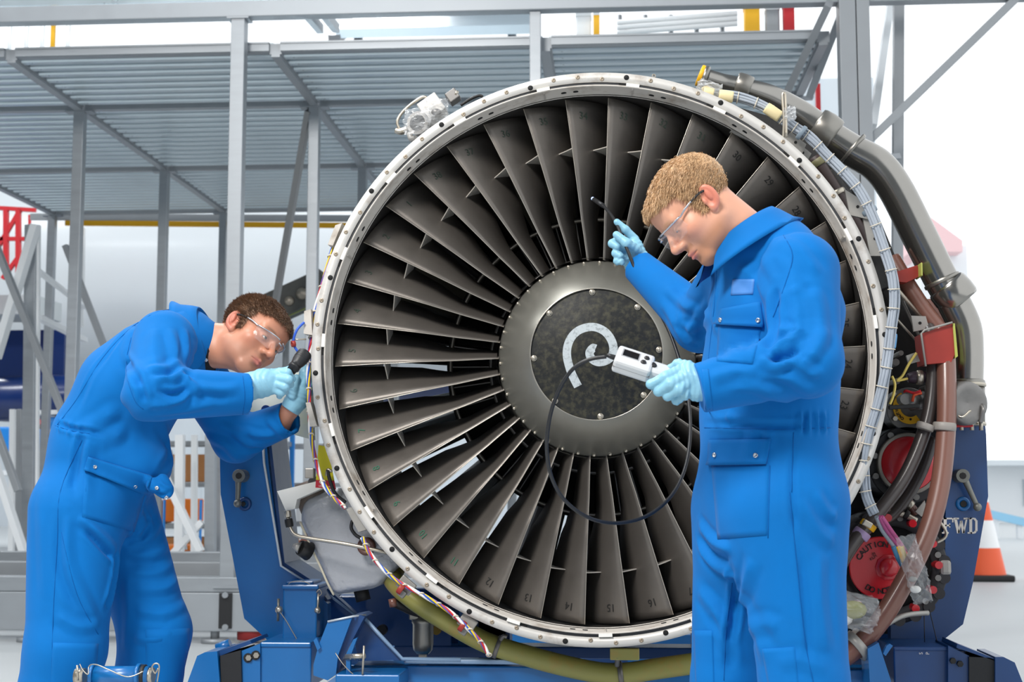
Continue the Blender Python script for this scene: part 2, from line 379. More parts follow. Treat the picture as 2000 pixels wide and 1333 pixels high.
# workshop clutter seen through the frames
m_card = mat('cardboard', (176, 120, 72), .8, var=.05); m_bluep = mat('bright_blue', (20, 130, 214), .45); m_orange = mat('orange_paint', (226, 120, 24), .5)
def clutter(name, label, cat, parts, group=None):
    t = thing(name, label, cat, P(parts[0][1], 1060, parts[0][3]).xy.to_3d(), group)
    for (pn, px, py, Y, w, d, h, m) in parts:
        c = P(px, py, Y); MB().box(c, (w, d, h), bev=min(w, h)*.08).build(pn, m, t)
    return t
def shelf_unit(px, Y, label, w, boxes):
    c = P(px, 900, Y); t = thing('shelf_unit', label, 'shelf', (c.x, Y, 0))
    for sx in (-1, 1):
        for sy in (-1, 1): MB().box((c.x+sx*w/2, Y+sy*.25, .95), (.05, .05, 1.9)).build('upright', m_bluep, t)
    for z in (.15, .6, 1.05, 1.5): MB().box((c.x, Y, z), (w, .55, .05)).build('shelf_board', m_alu_d, t)
    for i, (fx, z, bw, bh, m, nm, lb) in enumerate(boxes):
        b = MB().box((c.x+fx*w, Y-.05, z+.03+bh/2), (bw, .4, bh), bev=.01).build(nm, m); tag(b, lb, 'box')
        if m is m_card: MB().box((0, 0, 0), (bw*1.002, .05, .01)).mesh('x')
shelf_unit(395, 15.5, 'blue shelf unit with cardboard boxes behind the bent-over mechanic', 1.9, [
    (-.38, 1.05, .28, .32, m_orange, 'storage_bin', 'orange storage bin on the upper board of the blue shelf unit'), (-.05, 1.05, .45, .30, m_card, 'cardboard_box', 'wide cardboard box on the upper board of the blue shelf unit'),
    (-.3, .6, .4, .25, m_card, 'cardboard_box', 'low cardboard box on the middle board of the blue shelf unit'), (.25, .6, .5, .33, m_card, 'cardboard_box', 'tall cardboard box on the middle board of the blue shelf unit'), (.3, 1.05, .35, .22, m_white_paint, 'storage_bin', 'white storage bin on the upper board of the blue shelf unit'),
    (-.1, .15, .6, .3, m_card, 'cardboard_box', 'long cardboard box on the bottom board of the blue shelf unit')])
shelf_unit(600, 16.5, 'blue workbench rack with bins between stand arm and engine', 1.8, [
    (-.3, 1.05, .5, .12, m_bluep, 'storage_bin', 'flat blue bin on the rack behind the stand arm'), (.1, .6, .5, .2, m_white_paint, 'storage_bin', 'white bin on the rack behind the stand arm'), (.3, 1.5, .6, .18, m_bluep, 'storage_bin', 'topmost blue bin on the rack behind the stand arm'), (-.2, .15, .5, .3, m_card, 'cardboard_box', 'cardboard box at the foot of the rack behind the stand arm')])
clutter('tool_cabinet', 'blue tool cabinet with white top beside the platform posts', 'cabinet', [('body', 165, 880, 16.0, .9, .5, .75, m_bluep), ('worktop', 165, 808, 16.0, 1.0, .55, .05, m_white_paint), ('drawer_front', 165, 850, 15.74, .8, .02, .12, m_white_paint), ('drawer_front', 165, 890, 15.74, .8, .02, .12, m_white_paint), ('plinth', 165, 1020, 16.0, .8, .4, 1.26, m_alu_d)])
clutter('parts_trolley', 'pale blue parts trolley at the foot of the red tower', 'trolley', [('body', 10, 860, 17, .7, .5, .3, m_bluep), ('shelf', 10, 925, 17, .8, .5, .06, m_white_paint), ('leg', -30, 980, 17, .05, .4, .8, m_alu_d), ('leg', 50, 980, 17, .05, .4, .8, m_alu_d)])
# chair with orange seat
c = P(345, 1010, 13.4); ch = thing('workshop_chair', 'workshop chair with orange seat and blue tubular frame', 'chair', (c.x, 13.4, 0))
MB().box((c.x, 13.4, .45), (.42, .42, .05), bev=.015).build('seat', m_orange, ch); MB().box((c.x, 13.6, .8), (.40, .04, .22), bev=.015).build('backrest', m_orange, ch)
for sx in (-1, 1):
    for sy in (-1, 1): MB().cyl((c.x+sx*.18, 13.4+sy*.18, 0), (c.x+sx*.18, 13.4+sy*.18, .44 if sy < 0 else .9), .014, 8).build('leg', m_bluep, ch)
# wing and equipment seen above the deck and behind the first mechanic's head
wg = thing('aircraft_wing', 'grey blue aircraft wing panel high above the platform deck', 'wing', (-1.6, 16, 0))
q = [P(655, 75, 17), P(745, 20, 21), P(1060, 10, 21), P(1040, 66, 17)]
MB().prism(q, (0, 0, .12)).build('wing_skin', mat('wing_skin', (168, 184, 194), .35, .3, var=.08, scale=1.5), wg)
MB().beam(P(652, 76, 16.95), P(745, 18, 20.95), .14, .10).build('leading_edge', mat('wing_edge', (118, 120, 124), .4, .4), wg)
for px in (700, 1000): MB().cyl((P(px, 60, 18).x, 18, 0), (P(px, 60, 18).x, 18, P(px, 58, 18).z), .06, 10).build('wing_jack', m_alu_d, wg)
ge = thing('hydraulic_unit', 'open hydraulic unit with dark pipework behind the platform post', 'machine', (P(590, 560, 12.2).x, 12.2, 0))
MB().beam(P(530, 605, 12.2), P(640, 555, 12.2), .25, .26, (0, 1, 0)).build('housing', mat('dark_housing', (58, 60, 58), .6, var=.3, scale=20), ge)
MB().beam(P(520, 632, 12.15), P(640, 578, 12.15), .05, .04, (0, 1, 0)).build('green_rail', mat('olive_rail', (120, 132, 44), .5), ge)
for (px, py, r) in ((565, 588, .045), (590, 574, .055), (610, 580, .04)):
    MB().ball(P(px, py, 12.06), r, 10).build('valve_knob', mat('valve_alu', (150, 142, 130), .4, .6), ge)
for px in (560, 620): MB().cyl((P(px, 600, 12.2).x, 12.2, 0), P(px, 590, 12.2), .03, 8).build('support_leg', m_alu_d, ge)
# railings and kit standing on the deck, in the gap over the deck edge
zdk = zt2+.03
def on_deck(name, label, cat, px, py0, py1, Y, w, m, cap=None):
    c = P(px, (py0+py1)/2, Y); zt = P(px, py0, Y).z
    t = thing(name, label, cat, (c.x, Y, zdk)); MB().box((c.x, Y, (zt+zdk)/2), (w, w, zt-zdk), bev=w*.08).build('body', m, t)
    MB().box((c.x, Y, zt+.01), (w*1.06, w*1.06, .03)).build('lid', cap or m_white_paint, t); return t
on_deck('deck_bin', 'yellow bin standing on the platform deck', 'bin', 1468, 18, 60, 10.3, .11, m_yellow, m_yellow)
on_deck('deck_bin', 'red bin standing on the platform deck', 'bin', 1540, 14, 60, 10.3, .08, m_red, m_red)
on_deck('deck_case', 'grey case standing on the platform deck beside the yellow bin', 'case', 1508, 22, 60, 10.35, .10, m_alu_d)
on_deck('deck_lamp', 'amber topped lamp on the platform deck', 'lamp', 1165, 30, 62, 10.3, .045, m_yellow, m_white_paint)
on_deck('deck_case', 'white case on the platform deck beside the amber lamp', 'case', 1140, 35, 62, 10.4, .11, m_white_paint)
on_deck('deck_case', 'yellow striped post box on the platform deck over the left bay', 'case', 104, 48, 75, 10.3, .03, m_yellow)
rl = thing('deck_railing', 'white tubular railing lying along the platform deck', 'railing', (P(1300, 45, 11).x, 11, zdk))
for i, dy in enumerate((0, 10, 20)):
    MB().cyl(P(1205, 44+dy, 11), P(1440, 26+dy, 11), .022, 8).build('rail', m_white_paint, rl)
for px in (1210, 1260, 1310, 1360, 1410): MB().cyl(P(px, 30, 11.05), (P(px, 30, 11.05).x, 11.05, zdk), .02, 8).build('stanchion', m_alu_d, rl)
rl = thing('deck_railing', 'short white railing on the platform deck over the left bay', 'railing', (P(60, 60, 11).x, 11, zdk))
for px in (20, 53, 84, 134): MB().cyl(P(px, 40, 11), (P(px, 40, 11).x, 11, zdk), .02, 8).build('stanchion', m_white_paint, rl)
MB().cyl(P(0, 44, 11), P(150, 42, 11), .02, 8).build('rail', m_white_paint, rl)
st = thing('red_step', 'red painted step ladder leaning behind the right platform post', 'ladder', (P(1595, 200, R2+.6).x, R2+.6, 0))
for px in (1597, 1642):
    MB().beam(P(px, 165, R2+.6), (P(px, 190, R2+.6).x, R2+.6, 0), .035, .05).build('stile', m_red, st)
for k in range(10): MB().cyl((P(1597, 190, R2+.6).x, R2+.6, .3+k*.28), (P(1642, 190, R2+.6).x, R2+.6, .3+k*.28), .015, 8).build('rung', m_alu, st)

# ------------------------------------------------------------------ apron to the right
m_pale = mat('pale_cladding', (238, 240, 242), .7)
bd = thing('far_building', 'pale single-storey apron building beyond the orange cone', 'building', (P(1965, 990, 44).x+3, 44, 0))
c = P(1975, 960, 44)
MB().box((c.x+3, 46, .85), (8, 4, 1.7)).build('wall', m_pale, bd); MB().box((c.x+3, 45.5, 1.78), (8.5, 5.2, .16)).build('roof', mat('pale_roof', (214, 220, 224), .7), bd)
for k in range(3): MB().box((c.x+.9+k*2.1, 43.97, .9), (1.1, .08, .8)).build('window', mat('pale_glass', (176, 186, 192), .2), bd)
kio = thing('red_roof_kiosk', 'red roofed kiosk standing far out on the apron, flare paled into its colour', 'building', (P(1830, 460, 48).x, 48, 0))
c = P(1838, 480, 48)
MB().prism([P(1778, 395, 46), P(1880, 470, 46), P(1880, 492, 46), P(1778, 492, 46)], (0, 3, 0)).build('roof', mat('flare_paled_red', (244, 205, 206), .8), kio)  # red roof made pale pink: the flare's wash-out is put into its colour
MB().box((P(1830, 600, 48).x, 48, P(1830, 492, 48).z/2), (1.5, 2.4, P(1830, 492, 48).z)).build('wall', m_pale, kio)
bm_ = thing('apron_barrier', 'pale blue barrier rail lying across the apron behind the cone', 'barrier', (P(1975, 1020, 30).x, 30, 0))
MB().beam(P(1930, 1004, 30), P(2040, 1030, 30), .2, .16).build('rail', mat('pale_blue', (150, 205, 236), .5), bm_)
for px in (1945, 1990): MB().beam((P(px, 1020, 30).x, 30, 0), P(px, 1018, 30), .1, .1).build('post', m_pale, bm_)
# cone
cY = 16.2; c = P(1924, 1124, cY); cn = thing('traffic_cone', 'orange and white striped traffic cone on black base out on the apron', 'cone', (c.x, cY, 0))
m_cor = mat('cone_orange', (240, 96, 52), .5); m_cwh = mat('cone_white', (244, 244, 244), .4)
MB().box((c.x, cY, .035), (.52, .52, .07), bev=.02).build('base', m_black, cn)
def rc(z): return .225-(z-.07)*.205
for i, (z0, z1, m) in enumerate(((.07, .36, m_cor), (.36, .66, m_cwh), (.66, .86, m_cor), (.86, 1.0, m_cwh))):
    MB().lathe([(rc(z0), z0), (rc(z1), z1)] + ([(0.001, z1)] if i == 3 else []), (c.x, cY, 0), (0, 0, 1), 28).build('stripe' if m is m_cwh else 'cone_body', m, cn)
# ------------------------------------------------------------------ the engine
FLY = 3.95
C0 = P(1165, 692, FLY); X0, Z0 = C0.x, C0.z
m_blade = mat('fan_blade_metal', (104, 99, 94), 0.42, 0.55, var=0.16, scale=5, bump=0.03, bscale=90)
m_blade_edge = mat('blade_edge', (176, 170, 160), 0.3, 0.85)
m_cone = mat('spinner_metal', (142, 140, 132), 0.36, 0.7, var=0.12, scale=6, stretch=(1, .3, 1))
m_disc = mat('spinner_black', (16, 18, 18), 0.4, 0.0, c2=(54, 52, 38), c2amt=0.42, scale=55, bump=.04)
m_flange = mat('flange_alloy', (206, 203, 198), 0.42, 0.25, var=0.07, scale=9, c2=(158, 146, 134), c2amt=0.15)
m_lip = mat('lip_primer', (196, 190, 182), 0.5, 0.15, var=0.08, scale=10, c2=(150, 138, 126), c2amt=.3)
m_tab = mat('white_tab', (232, 230, 224), 0.45)
m_seal = mat('seal_rubber', (48, 50, 54), 0.6)
m_liner = mat('case_liner', (46, 44, 42), 0.6, 0.1, var=0.15, scale=5)
m_dark = mat('dark_casting', (36, 35, 35), 0.55, 0.3, var=0.3, scale=12, bump=.1)
m_steel = mat('duct_steel', (150, 147, 142), 0.2, 0.95, var=0.08, scale=4)
m_steel2 = mat('duct_steel_dull', (142, 139, 133), 0.36, 0.85, var=0.1, scale=6)
m_bolt = mat('bolt_steel', (184, 176, 162), 0.35, 0.85); m_screw = mat('flush_screw', (150, 138, 122), .45, .5)
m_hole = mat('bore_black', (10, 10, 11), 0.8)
m_vane = mat('stator_metal', (122, 120, 118), 0.4, 0.6, var=.15, scale=14)
eng = thing('turbofan_engine', 'large turbofan engine with dark numbered fan blades and white rimmed fan case', 'engine', (X0, 4.5, 0))
def EP(r, a, Y): return Vector((X0+r*math.sin(a), Y, Z0+r*math.cos(a)))      # angle clockwise from top
def D2(deg): return math.radians(deg)

# fan case: flange, seal, lip, liner, skin
fl = MB().lathe([(.7772, .012), (.7772, 0), (.8045, 0), (.8045, .014), (.799, .02), (.799, .05)], (X0, FLY, Z0), (0, 1, 0), 160).build('case_flange', m_flange, eng)
MB().lathe([(.766, .004), (.7785, .004)], (X0, FLY, Z0), (0, 1, 0), 160).build('rim_seal', m_seal, eng)
lip = MB().lathe([(.7682, .02), (.7682, -.004), (.7672, -.0055), (.7648, -.0055), (.7632, -.003), (.7612, .070), (.757, .072)], (X0, FLY, Z0), (0, 1, 0), 160).build('inner_lip', m_lip, eng)
MB().lathe([(.759, .068), (.756, .10), (.756, .95)], (X0, FLY, Z0), (0, 1, 0), 120).build('case_liner', m_liner, eng)
MB().lathe([(.797, .03), (.792, .05), (.792, .30), (.81, .31), (.81, .34), (.792, .35), (.79, .95), (.765, .96)], (X0, FLY, Z0), (0, 1, 0), 120).build('case_skin', mat('case_skin', (70, 70, 66), .5, .4, var=.1), eng)
tabm = None
for k in range(19):
    a = D2(8+k*360/19)
    w = D2(2.3)
    if tabm is None:
        tabm = MB().lathe([(.766, -.0065), (.7755, -.0065), (.7755, .003), (.766, .003)], (0, 0, 0), (0, 1, 0), 6, False, PI/2-w*.6, PI/2+w*.6, True).mesh('lip_tab'); tabm.materials.append(m_tab)
        hm = MB().box((0, .000, .7725), (.022, .004, .0075)).mesh('seal_slot'); hm.materials.append(m_hole)
        om = MB().lathe([(.0001, -.002), (.0075, -.002), (.0075, .002)], (0, 0, 0), (0, 1, 0), 14).mesh('lip_hole'); om.materials.append(m_hole)
    o = link('lip_tab', tabm, None, eng); o.location = (X0, FLY, Z0); o.rotation_euler = (0, a, 0)
    o = link('seal_slot', hm, None, eng); o.location = (X0, FLY+.004, Z0); o.rotation_euler = (0, a-D2(2.1), 0)
    for da in (4.2, 6.8):
        b_ = a+D2(da); rr = .7620; c = EP(rr, b_, FLY+.034)
        o = link('lip_hole', om, None, eng); o.location = c
        o.rotation_euler = Vector((math.sin(b_), -.12, math.cos(b_))).to_track_quat('Y', 'X').to_euler()
    # joint bracket behind the lip
    if k % 3 == 0:
        MB().box(EP(.7615, a, FLY+.034), (.005, .06, .004), Matrix.Rotation(a, 3, 'Y')).build('lip_joint', m_lip, eng)
sm_ = MB().lathe([(.0001, .0002), (.0016, .0002), (.0018, -.0012), (.0045, -.0015), (.0052, -.0006), (.0062, -.0008), (.0062, .002)], (0, 0, 0), (0, 1, 0), 12).mesh('flange_screw'); sm_.materials.append(m_screw)
hm2 = MB().lathe([(.0001, -.0008), (.0075, -.0008), (.0075, .001)], (0, 0, 0), (0, 1, 0), 14).mesh('flange_hole'); hm2.materials.append(m_hole)
for k in range(72):
    a = D2(k*5+1.5)
    if k % 4 == 1: o = link('flange_hole', hm2, None, eng)
    else: o = link('flange_screw', sm_, None, eng)
    o.location = EP(.789 + (.004 if k % 3 else -.004), a, FLY-.0005)

# fan blades
RT, RR = .7495, .280
def sect(s):
    """circumferential sweep (rad), axial chord, thickness, leading-edge depth"""
    W = np.interp(s, [0, .3, .5, .75, 1], [.030/.262, .046/.41, .078/.505, .108/.63, .131/.75])
    A = np.interp(s, [0, .4, .75, 1], [.105, .13, .125, .105])
    T = np.interp(s, [0, .3, 1], [.010, .007, .0032])
    YL = np.interp(s, [0, .5, 1], [.085, .060, .062])
    lean = np.interp(s, [0, .25, 1], [.022, .010, 0.0])
    return W, A, T, YL, lean
def blade_pt(s, t, side=0.0):
    r = RR+s*(RT-RR); W, A, T, YL, lean = sect(s)
    th = lean + W*(t*1.28-0.28*t*t); y = YL + A*(0.82*t+0.18*t*t)
    th2 = W*(1.28-.56*t); y2 = A*(.82+.36*t); n = Vector((y2, -th2*r)).normalized()     # normal in (circumference, depth)
    tk = T*(0.10+0.9*math.sin(PI*min(1, t*0.9+.06)))*side/2
    th += n.x*tk/r; y += n.y*tk
    return Vector((r*math.sin(th), y, r*math.cos(th)))
def blade_mesh():
    mb = MB(); ns, nt = 20, 9; g = {}
    for sd in (1, -1):
        vs = [blade_pt(i/ns, j/nt, sd) for i in range(ns+1) for j in range(nt+1)]
        fs = [(i*(nt+1)+j, i*(nt+1)+j+1, (i+1)*(nt+1)+j+1, (i+1)*(nt+1)+j) for i in range(ns) for j in range(nt)]
        mb.add(vs, fs, True)
    a = [blade_pt(i/ns, 0, 1) for i in range(ns+1)]; b = [blade_pt(i/ns, 0, -1) for i in range(ns+1)]
    mb.add(a+b, [(i, i+1, ns+2+i, ns+1+i) for i in range(ns)], True)
    a = [blade_pt(1, j/nt, 1) for j in range(nt+1)]; b = [blade_pt(1, j/nt, -1) for j in range(nt+1)]
    mb.add(a+b, [(j, j+1, nt+2+j, nt+1+j) for j in range(nt)])
    return mb.mesh('fan_blade')
def edge_mesh():
    return MB().tube([blade_pt(i/24, 0.0)-Vector((0, .0006, 0)) for i in range(25)], .0013, 6).mesh('leading_edge')
def clapper_mesh():
    s = (.608-RR)/(RT-RR); sp = 2*PI/38; mb = MB()
    a0 = math.atan2(blade_pt(s, .03).x, blade_pt(s, .03).z); y0 = blade_pt(s, .03).y
    q = blade_pt(s, .5); a1 = math.atan2(q.x, q.z)-sp; y1 = q.y
    q2 = blade_pt(s, .95); a2 = math.atan2(q2.x, q2.z)-sp; y2 = q2.y; q3 = blade_pt(s, .55); a3 = math.atan2(q3.x, q3.z); y3 = q3.y
    pts = [(a0, y0), (a0*.5+a1*.5, (y0+y1)/2+.004), (a1, y1), (a2, y2), (a3, y3)]
    vs = []
    for dr in (-.0014, .0014):
        for (a, y) in pts: vs.append(((.608+dr)*math.sin(a), y, (.608+dr)*math.cos(a)))
    n = len(pts)
    return mb.add(vs, [tuple(range(n)), tuple(range(n, 2*n))[::-1]]+[(i, (i+1) % n, n+(i+1) % n, n+i) for i in range(n)]).mesh('mid_span_shroud')
bmsh, emsh, cmsh = blade_mesh(), edge_mesh(), clapper_mesh()
bmsh.materials.append(m_blade); emsh.materials.append(m_blade_edge); cmsh.materials.append(mat('shroud_metal', (206, 200, 190), .35, .3))
m_ink = mat('marker_ink', (28, 28, 27), .7); m_inkg = mat('green_marker', (44, 100, 78), .7)
m_inkd = mat('faded_green_marker', (52, 66, 56), .7)
FANY = FLY+.005
for k in range(38):
    num = (33-k-1) % 38+1                      # 33 just right of the top, falling clockwise
    a = D2(2.9+k*360/38)
    o = link('fan_blade', bmsh, None, eng); o.location = (X0, FANY, Z0); o.rotation_euler = (0, a, 0)
    inv = Matrix.Identity(4)
    for (nm, me) in (('leading_edge', emsh), ('mid_span_shroud', cmsh)):
        c = bpy.data.objects.new(nm, me); COL.objects.link(c); c.parent = o
    p0, pr, pt = blade_pt(.905, .30, 1), blade_pt(.905, .36, 1), blade_pt(.925, .30, 1)
    right = (pr-p0).normalized(); up = (pt-p0).normalized(); nrm = right.cross(up)
    if nrm.y > 0: nrm = -nrm
    jit = random.uniform(-.12, .12)
    up2 = (Matrix.Rotation(jit, 3, nrm) @ up); r2 = (Matrix.Rotation(jit, 3, nrm) @ right)
    me = text_mesh(str(num), .030, p0+nrm*.0014, r2, up2, .0003, name='blade_number')
    me.materials.append(m_inkg if 7 <= num <= 11 else (m_inkd if num <= 6 or num > 30 else m_ink))
    c = bpy.data.objects.new('blade_number', me); COL.objects.link(c); c.parent = o

# spinner
SPY = 3.91; ZS = Z0; Z0 = Z0-.0035
cone = MB().lathe([(.1815, .004), (.183, -.001), (.1855, .001), (.218, .038), (.252, .086), (.276, .128), (.285, .148), (.2855, .18)], (X0, SPY, Z0), (0, 1, 0), 96).build('spinner_cone', m_cone, eng)
disc = MB().lathe([(.0001, -.012), (.05, -.011), (.11, -.006), (.155, 0), (.1815, .003)], (X0, SPY, Z0), (0, 1, 0), 96).build('spinner_cap', m_disc, eng)
MB().lathe([(.1812, .002), (.1815, -.003), (.1835, -.003), (.1838, .002)], (X0, SPY, Z0), (0, 1, 0), 96).build('rim', m_blade_edge, cone)
bb = MB().lathe([(.0001, -.006), (.004, -.006), (.0062, -.004), (.0065, .004)], (0, 0, 0), (0, 1, 0), 14).lathe([(.0064, -.001), (.0085, -.001), (.0085, .003)], (0, 0, 0), (0, 1, 0), 14).mesh('cap_bolt'); bb.materials.append(m_bolt)
for k in range(8):
    a = D2(-3.5+k*45); c = EP(.1725, a, SPY+.0005); o = link('cap_bolt', bb, None, disc); o.location = c
b2 = MB().ball((0, 0, 0), .0048, 10).mesh('cone_bolt'); b2.materials.append(m_bolt)
for k in range(38):
    a = D2(2+k*360/38); o = link('cone_bolt', b2, None, cone); o.location = EP(.2755, a, SPY+.125)
# painted comma mark
sw = [(1127, 754), (1113, 724), (1105.5, 690), (1112, 662), (1130, 643.5), (1157, 637.5), (1180, 647), (1194, 667), (1196, 688), (1186, 702), (1168, 707), (1154, 700), (1150, 688), (1157, 679), (1162, 680)]
sw, _ = catmull([Vector((x, y, 0)) for x, y in sw], 6)
cd = proj((X0, SPY-.01, Z0)); mb = MB(); vs = []; fs = []
for i, p in enumerate(sw):
    t = (sw[min(i+1, len(sw)-1)]-sw[max(i-1, 0)]).normalized(); n = Vector((-t.y, t.x, 0)); w = 8.2 if i < len(sw)-5 else 7.5
    for q in (p-n*w, p+n*w):
        lx, lz = (q.x-1163)*S(SPY), -(q.y-690)*S(SPY); rr = math.hypot(lx, lz)
        yy = np.interp(rr, [0, .05, .11, .155], [-.012, -.011, -.006, 0])
        vs.append((X0+lx, SPY+yy-.0012, Z0+lz))
fs = [(2*i, 2*i+1, 2*i+3, 2*i+2) for i in range(len(sw)-1)]
mb.add(vs, fs).build('comma_mark', mat('chalky_white', (176, 184, 188), .7, c2=(104, 110, 112), c2amt=.26, scale=90), disc)

# behind the fan
Z0 = ZS
MB().lathe([(.2855, .09), (.288, .12), (.305, .22), (.325, .36), (.325, .5)], (X0, FLY, Z0), (0, 1, 0), 72).build('fan_hub', m_dark, eng)
MB().lathe([(.445, .40), (.448, .375), (.455, .37), (.464, .385), (.47, .6), (.44, 1.6), (.38, 2.2), (.3, 2.25)], (X0, FLY, Z0), (0, 1, 0), 72).build('core_cowl', m_dark, eng)
MB().lathe([(.446, .378), (.4505, .369), (.4565, .372)], (X0, FLY, Z0), (0, 1, 0), 96).build('splitter_lip', m_blade_edge, eng)
MB().lathe([(.318, .355), (.3265, .35), (.332, .36)], (X0, FLY, Z0), (0, 1, 0), 96).build('inner_ring', m_vane, eng)
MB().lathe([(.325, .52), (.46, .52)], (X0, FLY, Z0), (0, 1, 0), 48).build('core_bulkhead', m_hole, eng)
vm = MB(); vs = []
for r in (.325, .45):
    for (t, y) in ((.0, .0), (.012, .05), (.014, .10)):
        vs.append((t, y, r)); vs.append((t-.003, y, r))
vm.add(vs, [(0, 2, 8, 6), (2, 4, 10, 8), (1, 3, 9, 7), (3, 5, 11, 9), (0, 1, 7, 6), (4, 5, 11, 10)]); vm = vm.mesh('inlet_vane'); vm.materials.append(m_vane)
for k in range(44):
    o = link('inlet_vane', vm, None, eng); o.location = (X0, FLY+.38, Z0); o.rotation_euler = (0, D2(k*360/44), 0)
om_ = MB(); vs = []
for r in (.46, .76):
    for (t, y) in ((.0, .0), (.028, .08), (.045, .18)): vs.append((t, y, r)); vs.append((t-.006, y, r))
om_.add(vs, [(0, 2, 8, 6), (2, 4, 10, 8), (1, 3, 9, 7), (3, 5, 11, 9), (0, 1, 7, 6), (4, 5, 11, 10)]); om_ = om_.mesh('outlet_vane'); om_.materials.append(m_dark)
for k in range(50):
    o = link('outlet_vane', om_, None, eng); o.location = (X0, FLY+.62, Z0); o.rotation_euler = (0, D2(k*360/50), 0)
for k in range(12):
    a = D2(k*30+10); MB().beam(EP(.45, a, 4.75), EP(.77, a, 4.75), .02, .10, (0, 1, 0)).build('frame_strut', m_dark, eng)
MB().lathe([(.47, .98), (.60, 1.0), (.765, .97)], (X0, FLY, Z0), (0, 1, 0), 80, True, D2(14), D2(284)).build('duct_closure', mat('olive_liner', (66, 63, 50), .6, .1, var=.2, scale=8), eng)  # added sheet closing the bypass so the gaps between blades stay dark
MB().lathe([(.36, 2.2), (.34, 2.6), (.15, 2.9), (.02, 3.05)], (X0, FLY, Z0), (0, 1, 0), 40).build('exhaust_plug', m_steel2, eng)

# ---- pipework helpers in photograph pixels with a depth
def tubeP(name, pts, rpx, m, parent=eng, n=14, sub=6):
    Ys = [p[2] for p in pts]; Y = sum(Ys)/len(Ys)
    r = [q*S(p[2]) for q, p in zip(rpx, pts)] if isinstance(rpx, (list, tuple)) else rpx*S(Y)
    return MB().tube([P(*p) for p in pts], r, n, sub=sub).build(name, m, parent)
def collar(name, a, b, rpx, Y, m, parent, bead=1.0):
    A, B = P(*a, Y), P(*b, Y); r = rpx*S(Y)
    d = (B-A); prof = [(0, .93), (.12, 1.0), (.5, 1.0+.04*bead), (.88, 1.0), (1, .93)]
    return MB().tube([A+d*t for t, _ in prof], [r*k for _, k in prof], 20).build(name, m, parent)
def boxP(name, px, py, Y, w, h, dep, m, parent=eng, rot=0.0, bev=.003):
    return MB().box(P(px, py, Y), (w*S(Y), dep, h*S(Y)), Matrix.Rotation(D2(rot), 3, 'Y'), bev).build(name, m, parent)
def polyP(name, pts, Y, dep, m, parent=eng):
    return MB().prism([P(x, y, Y) for x, y in pts], (0, dep, 0)).build(name, m, parent)
def discP(name, px, py, Y, rpx, dep, m, parent=eng, n=40, axis=(0, 1, 0), rin=0):
    r = rpx*S(Y); c = P(px, py, Y)
    pr = [(rin*S(Y) if rin else .0001, 0), (r*.97, 0), (r, r*.03), (r, dep)] + ([(rin*S(Y), dep)] if rin else [])
    return MB().lathe(pr, c, axis, n, False, closed_prof=bool(rin)).build(name, m, parent)

# steel bleed duct on the right
DY = 4.28
duct = tubeP('bleed_duct', [(1378, 152, DY-.06), (1412, 162, DY-.05), (1452, 172, DY-.04), (1505, 190, DY-.02), (1560, 222, DY), (1610, 258, DY), (1662, 293, DY), (1712, 322, DY), (1748, 368, DY), (1790, 450, DY), (1835, 540, DY), (1862, 590, DY), (1884, 640, DY), (1889, 690, DY), (1888, 752, DY)],
             [18, 18, 20, 24, 28, 30, 32, 34, 34, 34, 33, 32, 32, 31, 31], m_steel, n=28)
collar('duct_collar', (1436, 164), (1466, 175), 25, DY-.04, m_steel2, duct); collar('duct_collar', (1592, 243), (1630, 268), 36, DY, m_steel2, duct)
collar('duct_band', (1662, 289), (1668, 294), 36, DY, m_steel2, duct, .3); collar('duct_collar', (1846, 556), (1878, 592), 40, DY, m_steel, duct); collar('duct_band', (1838, 545), (1842, 553), 35.5, DY, m_steel2, duct, .3)
collar('duct_band', (1888, 742), (1888, 756), 34, DY, m_steel2, duct, .5); collar('end_lip', (1372, 150), (1382, 153), 23, DY-.06, m_steel2, duct)
collar('end_cap', (1365, 147), (1374, 150.5), 22, DY-.06, m_yellow, duct, .2)
valve = MB().tube([P(1835, 788, 4.24), P(1880, 788, 4.22)], .062, 24).tube([P(1888, 757, 4.26), P(1888, 830, 4.26)], .052, 20).build('bleed_valve', m_steel2, eng)
MB().lathe([(.0001, -.004), (.036, -.012), (.052, -.016), (.060, -.012), (.064, .0), (.064, .05)], P(1888, 788, 4.16), (-.35, 1, 0), 28).build('valve_face', m_vane, valve)
for py in (752, 828): collar('valve_flange', (1888, py-4), (1888, py+4), 36, 4.26, m_bolt, valve, .2)
for dx in (-28, -10, 10, 28):
    c = P(1888+dx, 833, 4.20); MB().cyl(c-Vector((0, 0, .012)), c+Vector((0, 0, .012)), .006, 8).build('nut', m_bolt, valve)
tubeP('valve_clip', [(1868, 810, 4.14), (1880, 815, 4.13), (1896, 802, 4.13)], 2.2, m_bolt, valve)
tubeP('valve_handle', [(1916, 790, 4.17), (1921, 800, 4.15), (1915, 826, 4.16)], 4, m_vane, valve)
boxP('valve_gasket', 1868, 833, 4.2, 56, 4, .05, m_red, valve)

